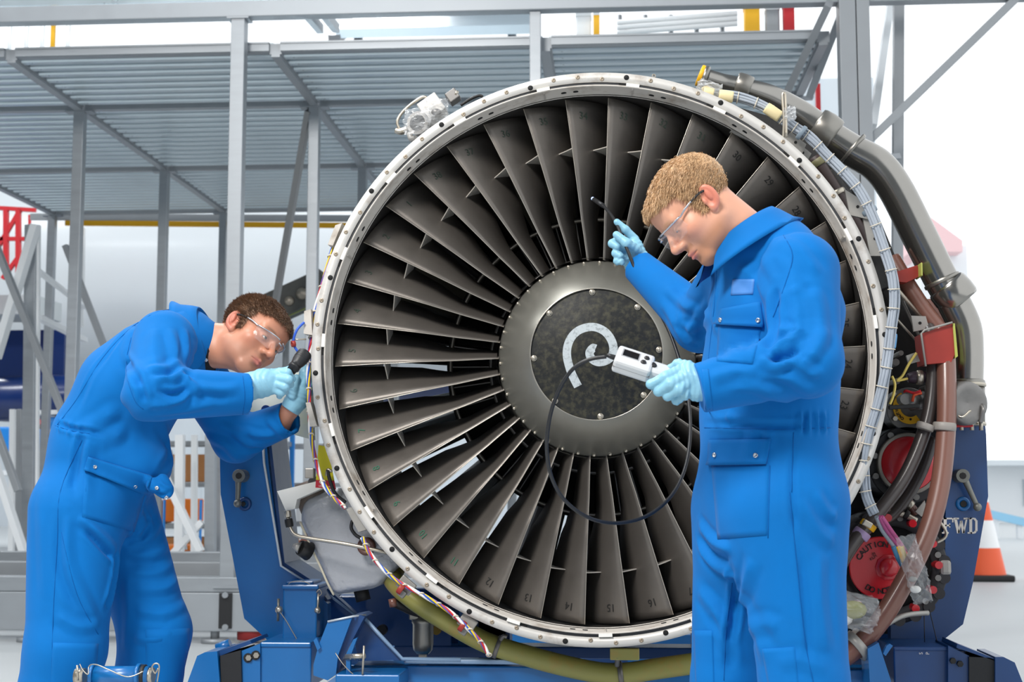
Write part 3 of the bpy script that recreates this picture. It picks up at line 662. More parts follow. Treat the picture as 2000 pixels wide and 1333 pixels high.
# dark castings behind the accessories, right hand side
polyP('accessory_mount', [(1650, 330), (1715, 420), (1765, 540), (1830, 660), (1848, 760), (1850, 1000), (1830, 1180), (1760, 1260), (1640, 1290), (1620, 1100), (1690, 900), (1735, 700), (1715, 540)], 4.50, .18, m_dark)
polyP('accessory_plate', [(1745, 700), (1840, 690), (1850, 860), (1800, 870), (1735, 845)], 4.44, .05, m_dark)
m_brkt = mat('bracket_alloy', (158, 155, 150), .45, .4, var=.1)
for (pts, Y) in (([(1440, 240), (1475, 256), (1468, 276), (1425, 258)], 4.02), ([(1492, 262), (1520, 276), (1512, 294), (1480, 278)], 4.02), ([(1545, 258), (1575, 282), (1566, 302), (1530, 270)], 4.03), ([(1650, 370), (1690, 395), (1702, 430), (1660, 420)], 4.06),
                 ([(1685, 425), (1718, 440), (1735, 500), (1700, 500)], 4.07), ([(1780, 617), (1808, 618), (1815, 642), (1785, 648)], 4.2), ([(1770, 695), (1790, 688), (1797, 706), (1775, 712)], 4.16),
                 ([(1560, 280), (1585, 300), (1575, 318), (1552, 296)], 4.05)):
    o = polyP('bracket_plate', pts, Y, .012, m_brkt)
    cx = sum(p[0] for p in pts)/4; cy = sum(p[1] for p in pts)/4
    discP('rivet', cx, cy, Y-.002, 3, .006, m_hole, o, 10)
polyP('bracket_arm', [(1560, 262), (1762, 640), (1748, 652), (1545, 275)], 4.36, .02, m_dark)
tubeP('tie_rod', [(1672, 470, 4.24), (1800, 622, 4.24)], 4.2, m_bolt); tubeP('tie_rod', [(1730, 600, 4.26), (1795, 672, 4.26)], 2.2, m_bolt); tubeP('brown_strut', [(1735, 530, 4.3), (1800, 668, 4.3)], 3, m_brkt)
tubeP('dark_pipe', [(1590, 308, 4.18), (1630, 372, 4.18), (1680, 455, 4.2), (1700, 500, 4.2)], 14, mat('dark_sleeve', (52, 36, 34), .5))
tubeP('dark_pipe', [(1620, 330, 4.2), (1660, 390, 4.2), (1700, 440, 4.2)], 8, m_dark)
collar('pipe_clamp', (1595, 312), (1603, 324), 18, 4.18, mat('olive_clamp', (112, 108, 76), .5), eng); collar('pipe_clamp', (1632, 373), (1637, 382), 17, 4.18, m_bolt, eng)

# grey wire bundles along the right of the case
m_wire = mat('grey_loom', (154, 162, 172), .45, .1, var=.06, scale=20); m_tie = mat('lacing_cord', (206, 196, 178), .7)
path = [(1388, 184, 4.05), (1441, 191, 4.04), (1487, 206, 4.03), (1521, 227, 4.02), (1552, 250, 4.01), (1582, 270, 4.0), (1613, 301, 4.0), (1645, 333, 3.99), (1678, 374, 3.98), (1704, 424, 3.97), (1728, 488, 3.96), (1743, 540, 3.95), (1746, 590, 3.95), (1741, 640, 3.95), (1735, 695, 3.95), (1726, 742, 3.95), (1711, 800, 3.96), (1698, 845, 3.97), (1689, 890, 3.98), (1687, 930, 3.99), (1692, 970, 4.0), (1708, 1004, 4.02)]
polyP('case_side', [(1425, 205), (1500, 226), (1560, 262), (1640, 340), (1700, 440), (1738, 560), (1700, 570), (1640, 430), (1560, 330), (1470, 255)], 4.22, .1, m_dark)
loom = thing  # (name kept free)
lo = None
offs = [(-7.5, 0), (-2.8, -.010), (2.2, -.009), (7.0, 0), (0, .010)]
for j, (off, dy) in enumerate(offs):
    pp = []
    for i, q in enumerate(path):
        a, b = path[max(i-1, 0)], path[min(i+1, len(path)-1)]; t = Vector((b[0]-a[0], b[1]-a[1], 0)).normalized(); n = Vector((-t.y, t.x, 0))
        wv = 1.0+.18*math.sin(i*1.7+j)
        pp.append((q[0]+n.x*off*wv, q[1]+n.y*off*wv, q[2]-.02+dy))
    o = tubeP('wire_loom', pp, 3.4, m_wire, eng if lo is None else lo, 8, 5)
    if lo is None: lo = o
pv, _ = catmull([Vector(p) for p in path], 4)
for i in range(4, len(pv)-1, 3):
    t = (pv[i+1]-pv[i-1]); t = Vector((t.x, t.y, 0)).normalized(); n = Vector((-t.y, t.x, 0)); c = pv[i]
    pp = [(c.x+n.x*11.5*math.cos(u), c.y+n.y*11.5*math.cos(u), c.z-.02+.019*math.sin(u)) for u in [2*PI*k/12 for k in range(12)]]
    MB().tube([P(*q) for q in pp], 1.1*S(4), 5, closed=True).build('loom_tie', m_tie, lo)
for (a, b, m) in (((1404, 186), (1432, 190), mat('cream_sleeve', (222, 206, 160), .6)), ((1496, 210), (1524, 229), mat('cream_sleeve', (222, 206, 160), .6)), ((1374, 180), (1394, 184), mat('cream_sleeve', (222, 206, 160), .6)), ((1741, 652), (1738, 680), mat('blue_tape', (84, 150, 200), .5))):
    collar('loom_sleeve', a, b, 11.5, 3.99 if a[0] < 1600 else 3.945, m, lo, .2)
for (a, b) in (((1562, 257), (1569, 262)), ((1696, 408), (1701, 417))): collar('loom_clamp', a, b, 15, 3.97, mat('clamp_cushion', (120, 134, 146), .5), lo, .6)
tubeP('lifting_hook', [(1530, 270, 3.955), (1531, 230, 3.95), (1528, 190, 3.95), (1531, 182, 3.95), (1534, 192, 3.95), (1536, 268, 3.95)], 2.6, m_bolt, n=8)

# brown hoses with their red clamp blocks
m_brown = mat('brown_hose', (118, 78, 66), .35, coat=.3, var=.08, scale=5); m_dbrown = mat('dark_hose', (66, 58, 56), .38, coat=.25)
m_redblk = mat('red_block', (150, 44, 34), .5, var=.12, scale=14)
h1 = tubeP('rubber_hose', [(1838, 648, 4.2), (1846, 680, 4.17), (1849, 760, 4.14), (1847, 850, 4.12), (1836, 950, 4.1), (1812, 1040, 4.08), (1770, 1130, 4.06), (1718, 1215, 4.05), (1668, 1270, 4.06), (1640, 1290, 4.1)], 18.5, m_brown, n=20); h1['label'] = 'thick reddish brown rubber hose'
h2 = tubeP('rubber_hose', [(1812, 640, 4.22), (1822, 672, 4.19), (1821, 760, 4.17), (1806, 840, 4.15), (1768, 930, 4.13), (1716, 1002, 4.11), (1664, 1066, 4.09), (1630, 1130, 4.09), (1622, 1190, 4.1)], 13.5, m_dbrown, n=16); h2['label'] = 'thin dark brown rubber hose'
tubeP('rubber_hose', [(1822, 855, 4.2), (1796, 930, 4.2), (1745, 1005, 4.2), (1690, 1030, 4.2), (1640, 1068, 4.22)], 11, m_dbrown, n=14)
tubeP('upper_hose', [(1742, 505, 4.3), (1768, 550, 4.28), (1800, 600, 4.26), (1838, 650, 4.24)], 17, m_brown, n=18)
for (a, b, r) in (((1845, 826), (1844, 842), 22), ((1809, 828), (1805, 840), 17), ((1690, 1243), (1676, 1258), 24)):
    collar('hose_clamp', a, b, r, 4.12, mat('cushion_clamp', (146, 140, 134), .5), h1, .4)
MB().lathe([(.034, -.012), (.044, -.012), (.044, .012), (.034, .012)], P(1674, 1262, 4.05), (.75, .1, .6), 24, closed_prof=True).build('end_ring', m_brkt, h1)
collar('hose_band', (1687, 1038), (1678, 1050), 17, 4.1, mat('lilac_band', (164, 140, 176), .5), h2, .2)
for py in (1018, 1026, 1034): pass
collar('hose_band', (1699, 1022), (1692, 1032), 16, 4.1, m_yellow, h2, .2); boxP('band_buckle', 1694, 1024, 4.05, 18, 12, .015, m_bolt, h2, 30)
blk = MB().prism([P(1800, 652, 4.13), P(1862, 632, 4.13), P(1866, 690, 4.13), P(1858, 708, 4.13), P(1806, 712, 4.13)], (0, .10, 0)).build('clamp_block', m_redblk, eng)
polyP('block_edge', [(1861, 632), (1865, 632), (1871, 696), (1866, 700)], 4.125, .1, mat('lime_edge', (168, 172, 82), .5), blk)
tubeP('block_frame', [(1808, 716, 4.12), (1799, 652, 4.12), (1806, 645, 4.12), (1860, 630, 4.12)], 2.2, m_brkt, blk, 6, 1)
blk2 = MB().prism([P(1748, 532, 4.22), P(1792, 518, 4.22), P(1796, 540, 4.22), P(1770, 552, 4.22), P(1752, 550, 4.22)], (0, .08, 0)).build('clamp_block', m_redblk, eng)
boxP('block_edge', 1795, 530, 4.22, 3, 26, .08, MATS['lime_edge'], blk2)
polyP('rear_panel', [(1800, 585), (1835, 583), (1880, 640), (1880, 740), (1815, 690)], 4.42, .02, mat('pink_primer', (176, 132, 122), .6))

# fuel pump with yellow caution ring
pm = discP('fuel_pump', 1775, 800, 4.3, 42, .1, mat('pump_alloy', (126, 124, 122), .4, .5, var=.2, scale=20))
cring = MB().lathe([(.029, -.006), (.050, -.006), (.050, .002), (.029, .002)], P(1777, 796, 4.29), (0, 1, 0), 30, False, D2(-125), D2(60), True).build('caution_ring', m_yellow, pm)
for (px, py) in ((1753, 778.5), (1778.5, 819.5)): discP('ring_hole', px, py, 4.2835, 2.4, .002, m_hole, cring, 12)
for (px, py) in ((1746, 770), (1749, 818), (1800, 828)): discP('mount_nut', px, py, 4.275, 5, .02, m_bolt, pm, 6)
MB().tube([P(1778, 785, 4.22), P(1804, 782, 4.23)], .027, 18).ball(P(1780, 784, 4.2), .025, 14).build('pump_body', m_vane, pm)
discP('pump_cap', 1769, 780, 4.17, 11, .05, m_vane, pm, 20); tubeP('red_lead', [(1766, 766, 4.17), (1770, 764, 4.16), (1785, 768, 4.15), (1798, 764, 4.14)], 2.5, m_red, pm, 8); tubeP('red_lead', [(1782, 784, 4.16), (1786, 772, 4.15), (1800, 768, 4.15)], 3, mat('orange_lead', (214, 78, 40), .5), pm, 8)
tubeP('electrical_plug', [(1772, 740, 4.2), (1785, 738, 4.2), (1812, 738, 4.2)], [8, 12, 11], mat('plum_plug', (64, 48, 62), .4), pm, 16, 3); collar('plug_ring', (1790, 738), (1802, 738), 14, 4.19, m_bolt, pm)
tubeP('yellow_lead', [(1790, 690, 4.15), (1775, 712, 4.15), (1762, 735, 4.15), (1752, 744, 4.15), (1772, 740, 4.17)], 2.6, mat('yellow_lead', (214, 190, 96), .5), pm, 8)
tubeP('yellow_lead', [(1742, 735, 4.05), (1748, 752, 4.05), (1744, 775, 4.05), (1738, 790, 4.05)], 2.6, MATS['yellow_lead'], pm, 8)
boxP('pump_lever', 1765, 795, 4.14, 58, 8, .012, m_dark, pm, -3)
for (px, py, r) in ((1750, 708, 7), (1752, 745, 6), (1760, 690, 5), (1800, 690, 6), (1815, 760, 9), (1800, 805, 12), (1810, 780, 10)): discP('casting_boss', px, py, 4.34, r, .1, m_vane if r > 8 else m_brkt, n=14)

# red covered port and the big accessory drive with its caution cover
def ring_studs(cx, cy, Y, rpx, angs, m, nm, parent, sz, dep=.02):
    for a in angs: discP(nm, cx+rpx*math.cos(D2(a)), cy-rpx*math.sin(D2(a)), Y, sz, dep, m, parent, 12)
m_redc = mat('red_plastic', (200, 30, 42), .28, coat=.4, bump=.12, bscale=9); m_case = mat('drive_casting', (50, 49, 52), .5, .35, var=.2, scale=12)
m_grey_r = mat('port_ring', (140, 134, 126), .4, .5)
pf = discP('port_flange', 1773, 908, 4.30, 74, .2, m_case, n=40)
ring_studs(1773, 908, 4.28, 66, [20, 70, 120, 165, 200, 240, 285, 330], m_vane, 'stud', pf, 6)
discP('port_ring', 1775, 906, 4.27, 59, .06, m_grey_r, pf, 48, rin=52)
MB().lathe([(.0001, -.006), (.05, -.012), (.077, -.002), (.081, .004), (.081, .03)], P(1775, 906, 4.27), (0, 1, 0), 40).build('red_cover', m_redc, pf)
DYY = 4.24
drv = MB().lathe([(.118, 0), (.118, -.02), (.158, -.02), (.163, -.01), (.163, .2)], P(1738, 1108, DYY), (0, 1, 0), 64).build('accessory_drive', m_case, eng)
for k in range(20):
    a = D2(k*18+7); c = P(1738, 1108, DYY); MB().cyl((c.x+.152*math.cos(a), DYY-.026, c.z+.152*math.sin(a)), (c.x+.152*math.cos(a), DYY+.1, c.z+.152*math.sin(a)), .017, 14).build('casting_lobe', m_case, drv)
MB().lathe([(.0001, .01), (.119, .01)], P(1738, 1108, DYY), (0, 1, 0), 40).build('drive_recess', m_hole, drv)
ring_studs(1738, 1108, DYY-.06, 96, [92, 62, 28, 2, -28, -58, 150, 190, 230], m_redc, 'red_stud_cap', drv, 7.5, .05)
ring_studs(1738, 1108, DYY-.03, 97, [78, 45, 14, -13, -44], m_vane, 'stud', drv, 6)
CX, CY, CR = 1720, 1110, 59
cv = discP('caution_cover', CX, CY, DYY-.045, CR, .004, m_redc, drv, 56)
MB().lathe([(.0001, -.016), (.024, -.015), (.027, -.010), (.027, 0), (.034, -.004), (.038, 0)], P(CX+15, CY-1, DYY-.046), (0, 1, 0), 10).build('cover_boss', m_redc, cv)
m_ink2 = mat('black_print', (22, 16, 18), .6)
def arc_text(txt, cx, cy, Y, rpx, a0, step, size, inward=False, parent=None):
    for i, ch in enumerate(txt):
        if ch == ' ': continue
        a = D2(a0-step*i if not inward else a0+step*i); c = P(cx+rpx*math.cos(a), cy-rpx*math.sin(a), Y)
        up = Vector((math.cos(a), 0, math.sin(a)))*(1 if not inward else -1); rt = Vector((up.z, 0, -up.x))
        link('lettering', text_mesh(ch, size, c, rt, up, .0006, name='lettering', bold=.0004), m_ink2, parent or cv)
arc_text('CAUTION', 1777, 796, 4.2825, 26, 237, 10.2, .0115, False, cring)
arc_text('CAUTION', CX, CY, DYY-.048, 46, 153, 12.5, .023); arc_text('DO NOT', CX, CY, DYY-.048, 46, 238, 10.6, .023, True)
for (tx, py) in (('de', 1082), ('KLM', 1090)):
    link('lettering', text_mesh(tx, .012, P(1706, py, DYY-.048), (.8, 0, .55), (-.55, 0, .8), .0006, name='lettering'), m_ink2, cv)
# connector leads dropping from the loom onto the drive
m_plead = mat('pink_lead', (176, 82, 132), .5)
for (dx, m1, m2) in ((0, m_wire, mat('blue_sleeve', (70, 130, 168), .5)), (9, m_plead, m_yellow), (17, m_plead, MATS['yellow_lead'])):
    tubeP('drive_lead', [(1712+dx*.6, 1010, 4.05), (1722+dx, 1035, 4.08), (1740+dx, 1060, 4.1), (1752+dx, 1078, 4.1)], 4.2, m1, drv, 8)
    tubeP('lead_sleeve', [(1745+dx*.9, 1068, 4.095), (1754+dx*.8, 1090, 4.1), (1764+dx*.6, 1108, 4.12)], 5, m2, drv, 8)
tubeP('fuel_line', [(1735, 1000, 4.2), (1765, 1006, 4.2), (1790, 1018, 4.2)], 6, m_bolt); tubeP('fuel_line', [(1757, 975, 4.22), (1775, 985, 4.22), (1790, 1005, 4.22)], 8, m_brown); collar('line_nut', (1766, 1003), (1774, 1008), 9, 4.2, m_dark, eng); collar('line_nut', (1773, 983), (1781, 990), 10, 4.22, m_bolt, eng)
polyP('bracket_plate', [(1788, 1000), (1806, 978), (1812, 1000), (1800, 1010)], 4.2, .01, m_brkt)
tubeP('drain_wire', [(1836, 1020, 4.15), (1848, 1040, 4.15), (1844, 1052, 4.15), (1830, 1060, 4.15)], 3, m_bolt, n=8)
boxP('side_bracket', 1850, 930, 4.2, 7, 14, .02, m_brkt); boxP('drive_lug', 1843, 1108, 4.24, 22, 30, .06, m_brkt, bev=.01)
tubeP('support_rail', [(1640, 1260, 4.08), (1700, 1240, 4.08), (1760, 1205, 4.1), (1812, 1198, 4.15)], 5, m_brkt)

# ---- left-hand and lower accessories
m_tank = mat('tank_grey', (166, 168, 174), .38, .3, var=.05, scale=8, bump=.35, bscale=55)
def rounded(pts, Y0, dep, bev, name, m, parent):
    bm = bmesh.new(); f = [bm.verts.new(P(x, y, Y0)) for x, y in pts]; b = [bm.verts.new(v.co+Vector((0, dep, 0))) for v in f]; n = len(f)
    bm.faces.new(f); bm.faces.new(b[::-1])
    for i in range(n): bm.faces.new((f[i], b[i], b[(i+1) % n], f[(i+1) % n]))
    bmesh.ops.recalc_face_normals(bm, faces=bm.faces); bmesh.ops.bevel(bm, geom=bm.edges[:], offset=bev, segments=4, affect='EDGES', profile=.5)
    me = bpy.data.meshes.new(name); bm.to_mesh(me); bm.free()
    for p in me.polygons: p.use_smooth = True
    return link(name, me, m, parent)
tank = rounded([(592, 978), (660, 950), (720, 990), (790, 1080), (770, 1118), (735, 1150), (650, 1164), (622, 1102), (583, 1015)], 4.12, .26, .022, 'oil_tank', m_tank, eng)
tubeP('weld_seam', [(586, 1020, 4.115), (606, 1066, 4.11), (625, 1106, 4.11), (640, 1140, 4.11), (652, 1163, 4.12)], 2.4, mat('seam_cream', (196, 188, 168), .7), tank, 6)
polyP('tank_bracket', [(541, 960), (637, 936), (632, 953), (580, 976), (576, 994), (558, 998)], 4.09, .05, m_tab, tank)
MB().tube([P(640, 968, 4.2), P(590, 985, 4.2)], .06, 24).build('tank_neck', mat('neck_rubber', (112, 100, 92), .6), tank)
discP('filler_cap', 614, 945, 4.16, 14, .05, m_vane, tank, 20); boxP('filler_lug', 606, 925, 4.14, 18, 20, .03, m_brkt, tank)
tubeP('tank_line', [(562, 1000, 4.08), (563, 1018, 4.07), (567, 1032, 4.06), (578, 1046, 4.05), (610, 1053, 4.04), (680, 1064, 4.02), (755, 1080, 4.02)], 3.8, m_bolt, tank, 12)
collar('line_nut', (561, 998), (563, 1012), 7, 4.075, m_bolt, tank); collar('line_nut', (563, 1014), (566, 1030), 8, 4.065, m_dark, tank)
MB().tube([P(586, 1070, 4.1), P(604, 1078, 4.12)], [.022, .028], 14).build('drain_boss', m_dark, tank); MB().tube([P(572, 1066, 4.1), P(586, 1071, 4.1)], [.006, .018], 12).build('drain_tip', m_brkt, tank)
MB().tube([P(704, 1150, 4.18), P(710, 1174, 4.18)], .022, 12).build('drain_plug', m_dark, tank)
MB().lathe([(.012, 0), (.026, 0), (.026, .02), (.012, .02)], P(715, 1068, 4.08), (0, 1, 0), 28, closed_prof=True).build('port_ring', mat('brown_ring', (88, 58, 50), .45), tank); discP('port_centre', 715, 1068, 4.085, 9, .02, m_brkt, tank)
tubeP('vent_hose', [(705, 1052, 4.05), (694, 1045, 4.05), (686, 1032, 4.05), (688, 1018, 4.06)], 3.4, m_black, tank, 8)
tubeP('vent_hose', [(640, 918, 4.0), (644, 938, 4.0), (655, 965, 4.01), (675, 982, 4.02)], 3.6, m_black, tank, 8); tubeP('vent_tip', [(648, 922, 4.0), (640, 918, 4.0), (638, 930, 4.0)], 3, m_bolt, tank, 8)
# olive bleed pipe under the case
m_olive = mat('olive_pipe', (142, 138, 72), .38, var=.14, scale=7, c2=(164, 130, 62), c2amt=.3)
ol = tubeP('olive_pipe', [(772, 1112, 4.22), (766, 1128, 4.18), (782, 1150, 4.12), (820, 1180, 4.1), (880, 1218, 4.1), (950, 1256, 4.1), (1030, 1282, 4.1), (1110, 1303, 4.1), (1180, 1316, 4.1), (1230, 1315, 4.1), (1290, 1306, 4.1), (1400, 1292, 4.12), (1500, 1290, 4.2)], 20, m_olive, n=20)
for (a, b) in (((968, 1263), (976, 1266)), ((1207, 1317), (1217, 1316))): collar('pipe_strap', a, b, 23.5, 4.1, mat('strap_steel', (112, 108, 104), .4, .6), ol, .2)
tubeP('strap_tail', [(978, 1250, 4.06), (984, 1243, 4.05), (990, 1245, 4.05)], 4, MATS['strap_steel'], ol); boxP('olive_bracket', 1220, 1278, 4.03, 56, 22, .03, m_olive, ol); tubeP('strap_tail', [(1205, 1300, 4.05), (1206, 1290, 4.03), (1206, 1283, 4.02)], 5, MATS['strap_steel'], ol)
fb = MB().lathe([(.0001, 0), (.018, 0), (.028, .012), (.031, .03), (.031, .085), (.034, .09), (.034, .10), (.028, .105), (.028, .14)], P(826, 1278, 4.2), (0, 0, 1), 24).build('filter_bowl', m_steel2, eng)
boxP('filter_nut', 826, 1280, 4.2, 15, 12, .022, m_bolt, fb); boxP('filter_head', 826, 1195, 4.2, 50, 30, .05, m_steel2, fb)
tubeP('filter_line', [(768, 1178, 4.14), (780, 1182, 4.14), (800, 1192, 4.16), (820, 1198, 4.18)], 9, m_dark, fb); tubeP('filter_line', [(766, 1170, 4.13), (769, 1186, 4.13)], 8, m_brown, fb)
# coloured loom along the left rim
lp = [(654, 470, 4.02), (634, 540, 4.0), (618, 600, 4.0), (608, 660, 3.99), (603, 720, 3.99), (604, 780, 3.99), (606, 830, 3.99), (614, 890, 3.98), (630, 942, 3.975), (655, 975, 3.97), (675, 993, 3.97)]
lp2 = [(708, 1050, 3.96), (724, 1085, 3.955), (755, 1118, 3.95), (790, 1145, 3.945), (830, 1165, 3.94), (870, 1190, 3.94), (908, 1222, 3.94), (935, 1250, 3.94), (955, 1280, 3.95)]
cols = [mat('wire_white', (232, 230, 226), .5), mat('wire_red', (206, 40, 40), .5), mat('wire_violet', (112, 84, 160), .5), mat('wire_yellow', (236, 200, 40), .5), mat('wire_blue', (40, 88, 190), .5)]
for path_ in (lp, lp2):
    pv, _ = catmull([Vector(p) for p in path_], 6); root = None
    for j, m in enumerate(cols):
        pp = []
        for i, c in enumerate(pv):
            t = (pv[min(i+1, len(pv)-1)]-pv[max(i-1, 0)]); t = Vector((t.x, t.y, 0)).normalized(); n = Vector((-t.y, t.x, 0)); ph = i*.5+j*2*PI/5
            pp.append((c.x+n.x*2.4*math.cos(ph), c.y+n.y*2.4*math.cos(ph), c.z+.006*math.sin(ph)))
        o = tubeP('wire', pp, 1.8 if j else 3.0, m, eng if root is None else root, 6, 0)
        if root is None: root = o
    for i in range(3, len(pv), 5):
        c = pv[i]; MB().tube([P(c.x+5*math.cos(u), c.y+2.0*math.sin(u)*1.5, c.z+.010*math.sin(u)) for u in [2*PI*k/8 for k in range(8)]], .0025, 5, closed=True).build('wire_tie', m_tie, root)
for (px, py, rot) in ((785, 1152, 40), (905, 1225, 35)):
    o = boxP('loom_clip', px+8, py-8, 3.97, 34, 26, .012, m_brkt, eng, rot); collar('clip_cushion', (px-6, py-4), (px+2, py+2), 11, 3.945, m_redblk, o, .4); boxP('clip_foot', px, py+8, 3.95, 16, 14, .02, m_vane, o, rot)
for (pts) in ([(594, 608), (607, 604), (610, 655), (593, 652)], [(597, 787), (606, 786), (619, 832), (606, 834)], [(640, 478), (655, 440), (668, 436), (650, 480)], [(676, 995), (690, 990), (716, 1035), (700, 1040)]):
    polyP('edge_bracket', pts, 3.965, .05, m_brkt if pts[0][0] > 660 else m_lip)
tubeP('blue_lead', [(594, 630, 3.96), (580, 645, 3.95), (573, 668, 3.95), (580, 685, 3.95), (596, 700, 3.96), (602, 706, 3.97)], 2.6, cols[4], n=8)
MB().lathe([(.004, -.005), (.009, -.005), (.009, .005), (.004, .005)], P(573, 672, 3.945), (1, .6, .2), 16, closed_prof=True).build('red_grommet', m_redblk, eng); tubeP('lead_pin', [(570, 664, 3.95), (598, 663, 3.96)], 1.8, m_bolt, n=6)
# zinc mounting lug behind the mechanic's wrists
lug = polyP('mounting_lug', [(470, 742), (560, 735), (606, 720), (612, 860), (560, 846), (500, 840), (478, 835)], 4.36, .03, mat('zinc_plate', (208, 214, 204), .45, .2, var=.07, scale=10, c2=(216, 220, 190), c2amt=.3))
discP('lug_bore', 519, 801, 4.352, 9.5, .01, m_navy, lug)
# top-left igniter box and valve
ig = boxP('igniter_box', 845, 214, 4.12, 44, 40, .08, m_flange, eng, -35)
discP('valve_mouth', 815, 240, 4.08, 24, .08, m_brkt, ig, 28, (.3, 1, 0), rin=17); discP('valve_throat', 815, 240, 4.1, 18, .02, m_dark, ig, 24)
tubeP('igniter_line', [(782, 255, 4.1), (776, 238, 4.1), (790, 215, 4.1), (824, 190, 4.1), (838, 196, 4.1), (846, 205, 4.1)], 3, m_bolt, ig, 10); tubeP('line_elbow', [(772, 255, 4.1), (783, 257, 4.1), (796, 252, 4.1)], [5, 7, 6], m_bolt, ig)
boxP('solenoid', 885, 190, 4.14, 24, 22, .05, m_vane, ig, -35); tubeP('solenoid_pin', [(890, 186, 4.12), (893, 178, 4.12)], 4, m_bolt, ig); tubeP('igniter_lead', [(900, 206, 4.1), (918, 194, 4.1), (935, 187, 4.1), (943, 189, 4.1)], 3, m_dark, ig, 8)
tubeP('earth_strap', [(800, 262, 4.08), (804, 272, 4.06), (812, 270, 4.05)], 6, m_brkt, ig)
discP('top_lug', 1277, 148, 3.96, 4, .01, m_bolt, eng, 12, rin=2.5)

# ------------------------------------------------------------------ blue transport stand
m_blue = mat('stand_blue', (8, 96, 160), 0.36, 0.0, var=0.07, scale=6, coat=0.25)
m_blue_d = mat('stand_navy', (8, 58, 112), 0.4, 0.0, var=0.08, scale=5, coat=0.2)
m_cast = mat('cast_handle', (122, 122, 116), 0.45, 0.6, var=.1, scale=20)
m_alu_edge = mat('bare_edge', (206, 212, 216), .4, .4)
stand = thing('engine_stand', 'blue steel transport stand with side arms and rubber bumpers carrying the engine', 'stand', (X0, 4.6, 0))
def sp(name, pts, Y, dep, m=m_blue, parent=stand): return polyP(name, pts, Y, dep, m, parent)
def sb(name, x0, y0, x1, y1, Y, dep, m=m_blue, parent=stand, bev=.004):
    a, b = P(x0, y0, Y), P(x1, y1, Y)
    return MB().box(((a.x+b.x)/2, Y+dep/2, (a.z+b.z)/2), (abs(b.x-a.x), dep, abs(a.z-b.z)), bev=bev).build(name, m, parent)
# left arm
la = sp('side_arm', [(428, 838), (518, 838), (524, 905), (549, 1105), (600, 1140), (640, 1180), (640, 1262), (534, 1262), (477, 1209), (431, 966)], 4.30, .05)
tubeP('arm_edge', [(513, 850, 4.288), (516, 905, 4.288), (549, 1106, 4.288), (598, 1138, 4.288)], 2.6, m_alu_edge, la, 6, 1)
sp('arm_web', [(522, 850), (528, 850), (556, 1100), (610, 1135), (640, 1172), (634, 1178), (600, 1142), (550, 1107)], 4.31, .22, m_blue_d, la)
tubeP('rear_edge', [(528, 850, 4.5), (534, 905, 4.5), (560, 1092, 4.5)], 2.2, m_alu_edge, la, 6, 1)
def crank(x0, y0, x1, y1, Y, parent):
    o = tubeP('crank_handle', [(x0, y0, Y-.035), ((x0+x1)/2, (y0+y1)/2, Y-.035), (x1, y1, Y-.035)], [7, 5.2, 4.6], m_cast, parent, 14, 4)
    discP('crank_boss', x0, y0, Y-.055, 13, .06, m_cast, o, 24); discP('crank_bore', x0, y0, Y-.057, 6.5, .004, m_dark, o, 8)
    MB().ball(P(x1, y1, Y-.04), .0125, 14).build('crank_knob', m_cast, o); return o
crank(466, 930, 464, 984, 4.30, la)
k_ = MB().lathe([(.010, 0), (.020, 0), (.022, .01), (.010, .01)], P(477, 985, 4.292), (0, 1, 0), 20, closed_prof=True).build('lock_ring', m_blue_d, la); discP('lock_bore', 475, 985, 4.29, 4.5, .004, m_dark, k_, 12)
# right arm, mirrored
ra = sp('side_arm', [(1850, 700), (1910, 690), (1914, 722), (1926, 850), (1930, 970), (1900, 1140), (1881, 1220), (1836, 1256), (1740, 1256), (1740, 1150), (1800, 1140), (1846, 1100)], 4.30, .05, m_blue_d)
ra['label'] = 'navy side arm lettered FWD'
crank(1881, 930, 1909, 991, 4.30, ra)
k_ = MB().lathe([(.010, 0), (.020, 0), (.022, .01), (.010, .01)], P(1882, 985, 4.292), (0, 1, 0), 20, closed_prof=True).build('lock_ring', m_blue, ra); discP('lock_bore', 1882, 985, 4.29, 6, .004, m_dark, k_, 12)
m_sten = mat('stencil_white', (206, 200, 194), .6)
def slab(strokes):                        # slab-serif capitals cut as a stencil, in pixels of the photograph
    mb = MB()
    for (x0, y0, x1, y1, w) in strokes:
        dx, dy = x1-x0, y1-y0; L_ = math.hypot(dx, dy); nx, ny = -dy/L_*w/2, dx/L_*w/2
        mb.prism([P(x, y, 4.2985) for x, y in ((x0+nx, y0+ny), (x1+nx, y1+ny), (x1-nx, y1-ny), (x0-nx, y0-ny))], (0, .001, 0))
    return mb.build('lettering', m_sten, ra)
slab([(1846, 1012, 1846, 1043, 6), (1840, 1013.5, 1862, 1013.5, 3), (1861, 1012, 1861, 1021, 2.4), (1846, 1027, 1856, 1027, 3), (1855, 1023, 1855, 1031, 2), (1840, 1041.5, 1853, 1041.5, 3)])
slab([(1866, 1014, 1872, 1042, 5.5), (1872, 1042, 1877, 1018, 3), (1877, 1018, 1882, 1042, 5), (1882, 1042, 1888, 1014, 3.2), (1861, 1013.5, 1873, 1013.5, 3), (1882, 1013.5, 1892, 1013.5, 3)])
slab([(1896, 1012, 1896, 1043, 5.5), (1890, 1013.5, 1903, 1013.5, 3), (1890, 1041.5, 1903, 1041.5, 3), (1903, 1013.2, 1906.5, 1018, 4), (1907, 1017, 1907, 1038, 4.5), (1906.5, 1037, 1903, 1041.8, 4)])
for (px, dx) in ((1851, 0), (1876, 0), (1900, 0)): pass
